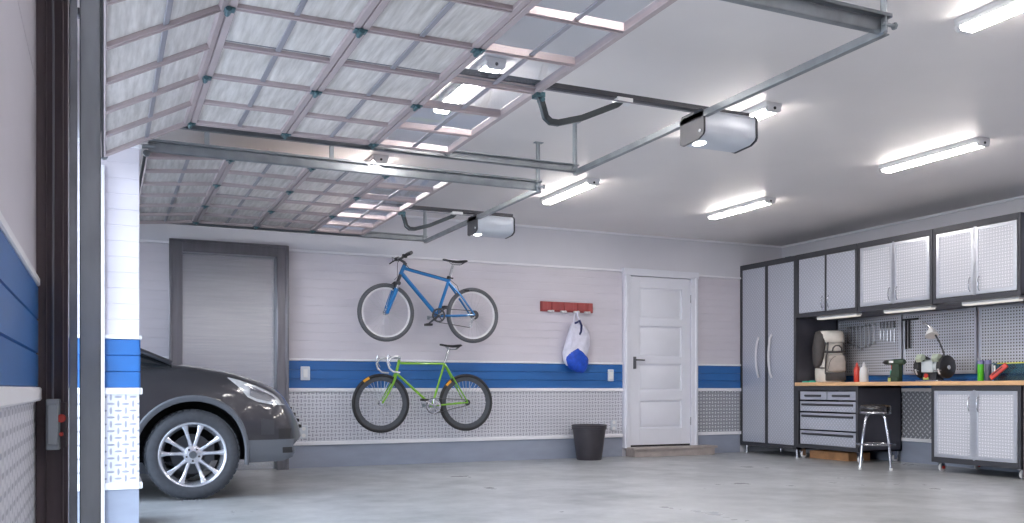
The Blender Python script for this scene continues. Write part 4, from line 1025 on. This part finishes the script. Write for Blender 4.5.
# bench grinder with work lamp
gx = 7.86
t = thing('bench_grinder', (gx, 6.78, WT), 'pale grey bench grinder with two dark wheel guards and lamp arm', 'bench grinder')
MB().box(gx-.10, gx+.10, 6.63, 6.91, WT, WT+.014).build('base_plate', M['silver'], t, bevel=.003)
MB().prism([(-.06,.014),(.06,.014),(.045,.10),(-.045,.10)], (gx, 0, WT), (1,0,0), (0,0,1), (0,1,0), 6.69, 6.86).build('pedestal', M['dark'], t, bevel=.004)
MB().lathe([(.001,0),(.05,.0),(.068,.012),(.074,.03),(.074,.165),(.068,.183),(.05,.195),(.001,.195)], (gx, 6.675, WT+.155), (0,1,0), 30, cap=False).box(gx-.08, gx+.03, 6.71, 6.855, WT+.095, WT+.21).build('motor', M['motor'], t, bevel=.006, angle=40)
for y0, sgn in ((6.615, 1), (6.895, -1)):
    g = MB().lathe([(.001,-.030),(.108,-.030),(.118,-.022),(.118,.022),(.108,.030),(.001,.030)], (gx, y0, WT+.150), (0,1,0), 40, cap=False).build('wheel_guard', M['wheelg'], t, angle=40)
    MB().lathe([(.001,-.012),(.093,-.012),(.095,-.010),(.095,.010),(.093,.012),(.001,.012)], (gx-.022, y0, WT+.14), (0,1,0), 36, cap=False).build('grinding_wheel', M['fix'], g)
    MB().lathe([(.001,.0),(.022,.0),(.024,.006),(.012,.012)], (gx, y0-sgn*.028-sgn*.012 if sgn > 0 else y0+.028, WT+.145), (0,1,0), 16).build('guard_bolt', M['silver'], g)
    MB().box(gx-.14, gx-.09, y0-.03, y0+.03, WT+.11, WT+.118).build('tool_rest', M['silver'], t, bevel=.002)
    MB().prism([(-.11,.20),(-.13,.24),(-.10,.285),(-.06,.28),(-.05,.245)], (gx, 0, WT), (1,0,0), (0,0,1), (0,1,0), y0+sgn*.04-.035, y0+sgn*.04+.035).tube([(gx-.05, y0+sgn*.04, WT+.24), (gx, y0+sgn*.05, WT+.21)], .012, 8).build('eye_shield', M['palegreen'], t, bevel=.004)
MB().cyl((gx-.062, 6.80, WT+.06), (gx-.075, 6.80, WT+.06), .024).build('switch_button', M['red'], t, label='red switch button')
MB().box(gx-.068, gx-.058, 6.775, 6.84, WT+.02, WT+.045).build('switch_plate', M['lime'], t, bevel=.002)
MB().tube([(gx, 6.63, WT+.22), (gx-.01, 6.635, WT+.30), (gx-.02, 6.68, WT+.41), (gx-.03, 6.735, WT+.51)], .009, 10).build('lamp_arm', M['dark'], t)
MB().lathe([(.065,0),(.062,.02),(.045,.055),(.022,.085),(.018,.11)], (gx-.05, 6.745, WT+.475), (.25,.35,.7), 24, cap=True).build('lamp_shade', M['white'], t)
MB().tube([(gx-.03, 6.78, WT+.56), (gx-.03, 6.83, WT+.60), (gx-.02, 6.88, WT+.61)], .012, 8).build('lamp_stem', M['silver'], t)

t.location.y -= .05
# tool case at the right end with a red tool
t = thing('tool_case', (7.85, 5.72, WT), 'see-through tool case with yellow rim at the right end of worktop', 'tool case')
MB().box(7.76, 7.766, 5.45, 5.95, WT, WT+.16).box(7.96, 7.966, 5.45, 5.95, WT, WT+.16).box(7.766, 7.96, 5.944, 5.95, WT, WT+.16).box(7.766, 7.96, 5.45, 5.456, WT, WT+.16).build('case_shell', M['clearbox'], t, bevel=.001)
MB().box(7.75, 7.976, 5.44, 5.96, WT+.16, WT+.172).build('case_lid', M['clearbox'], t, bevel=.003)
MB().box(7.748, 7.754, 5.44, 5.90, WT+.163, WT+.172).build('rim_strip', M['yellow'], t)
MB().box(7.752, 7.762, 5.925, 5.94, WT+.06, WT+.15).box(7.752, 7.762, 5.60, 5.615, WT+.08, WT+.15).build('latch', M['white'], t, bevel=.003)
m = MB().box(7.77, 7.95, 5.47, 5.93, WT+.001, WT+.05); m.build('case_tray', mat('grey tool tray', (84,100,108), .5, .2, var=.2, vs=18), t, bevel=.004)
t = thing('utility_knife', (7.73, 5.78, WT), 'bright red utility knife leaning against the see-through tool case', 'utility knife')
MB().obox((7.69, 5.925, WT+.026), Vector((.02,-.17,.135)).normalized(), (1,0,0), Vector((0,.135,.17)).normalized(), .0, .20, -.010, .012, -.024, .026).build('knife_handle', M['red'], t, bevel=.006)
MB().obox((7.69, 5.925, WT+.026), Vector((.02,-.17,.135)).normalized(), (1,0,0), Vector((0,.135,.17)).normalized(), .03, .16, -.012, -.009, .004, .014).build('slider', M['black'], t, bevel=.001)

# tools hung on the boards
def spanner(y, z, ln, lb):
    t = thing('spanner', (8.20, y, z), lb, 'spanner', 'spanners hung on the shaded pegboard')
    m = MB().box(-.003, .003, -.006, .006, -ln+.02, -.02)
    m.lathe([(.009,-.004),(.018,-.004),(.018,.004),(.009,.004),(.009,-.004)], (0,0,0), (1,0,0), 16, cap=False)
    m.prism([(-.008,0),(-.018,-.014),(-.016,-.034),(-.008,-.040),(-.008,-.022),(.008,-.022),(.008,-.040),(.016,-.034),(.018,-.014),(.008,0)], (0,0,-ln+.012), (0,1,0), (0,0,1), (1,0,0), -.004, .004)
    m.build('spanner_body', M['silver'], t, local=True)
    MB().cyl((-.012,0,.004), (.0165,0,.004), .003).build('peg', M['dark'], t, local=True)
n = 0
for (y, z, ln) in [(8.24,1.56,.17),(8.19,1.56,.19),(8.14,1.56,.21),(8.08,1.56,.23),(8.02,1.56,.25),(7.96,1.57,.24),(7.90,1.57,.22),(7.83,1.57,.20)]:
    spanner(y, z, ln, 'steel ring spanner hanging in the row on the shaded pegboard')
for i, y in enumerate((7.74, 7.69, 7.64, 7.59, 7.54)):
    t = thing('screwdriver', (8.20, y, 1.60), 'slim screwdriver hanging in the row above the green drill', 'screwdriver', 'screwdrivers hung above the drill')
    MB().lathe([(.005,-.08),(.007,-.07),(.008,-.02),(.006,0)], (0,0,0), (0,0,1), 12).build('screwdriver_grip', M['clad'], t, local=True)
    MB().cyl((0,0,-.10), (0,0,-.20-.01*i), .0035, n=8).build('blade', M['silver'], t, local=True)
    MB().box(-.004, .018, -.012, .012, -.004, .0).build('peg', M['dark'], t, local=True)
t = thing('bar_clamp', (8.19, 7.31, 1.6), 'black bar clamp hanging on pegboard above the bench grinder', 'clamp')
MB().box(8.185, 8.197, 7.352, 7.376, 1.27, 1.60).box(8.185, 8.197, 7.316, 7.334, 1.28, 1.60).build('bars', M['black'], t, bevel=.002)
MB().box(8.180, 8.20, 7.20, 7.41, 1.59, 1.612).build('jaw', M['black'], t, bevel=.003)
MB().cyl((8.19, 7.30, 1.602), (8.217, 7.30, 1.602), .005).build('peg', M['dark'], t)

# ------------------------------------------------------------------ light and camera
w = bpy.data.worlds.new('World'); SC.world = w; w.use_nodes = True
nt = w.node_tree; bg = nt.nodes['Background']
tc = nt.nodes.new('ShaderNodeTexCoord'); sx = nt.nodes.new('ShaderNodeSeparateXYZ'); cr = nt.nodes.new('ShaderNodeValToRGB')
nt.links.new(tc.outputs['Generated'], sx.inputs[0]); nt.links.new(sx.outputs[2], cr.inputs[0]); nt.links.new(cr.outputs[0], bg.inputs[0])
cr.color_ramp.elements[0].color = (.86, .925, 1, 1); cr.color_ramp.elements[1].color = (.6, .77, 1, 1)
bg.inputs[1].default_value = 4.2
for y0, y1 in ((2.95, 5.79), (6.22, 8.98)):
    L_ = bpy.data.lights.new('daylight_portal', 'AREA'); L_.shape = 'RECTANGLE'; L_.size = 2.3; L_.size_y = y1-y0
    L_.cycles.is_portal = True
    o = bpy.data.objects.new('daylight_portal', L_); COL.objects.link(o); o.location = (XW-.3, (y0+y1)/2, 1.16); o.rotation_euler = (0, -PI/2, 0)

cam = bpy.data.cameras.new('camera'); co = bpy.data.objects.new('camera', cam); COL.objects.link(co)
cam.sensor_width = 36; cam.lens = 900/1024*36; cam.shift_y = (388.5-261.5)/1024; cam.clip_start = .05
co.location = (0, 0, .83); co.rotation_euler = (PI/2, 0, -math.atan(408/900))
SC.camera = co
SC.view_settings.view_transform = 'Standard'; SC.view_settings.look = 'None'; SC.view_settings.gamma = 1; SC.view_settings.use_curve_mapping = False
SC.view_settings.exposure = 1.0
SC.cycles.use_denoising = True
SC.cycles.max_bounces = 10; SC.cycles.diffuse_bounces = 6; SC.cycles.transparent_max_bounces = 16
SC.cycles.sample_clamp_indirect = 6; SC.cycles.caustics_reflective = False; SC.cycles.caustics_refractive = False
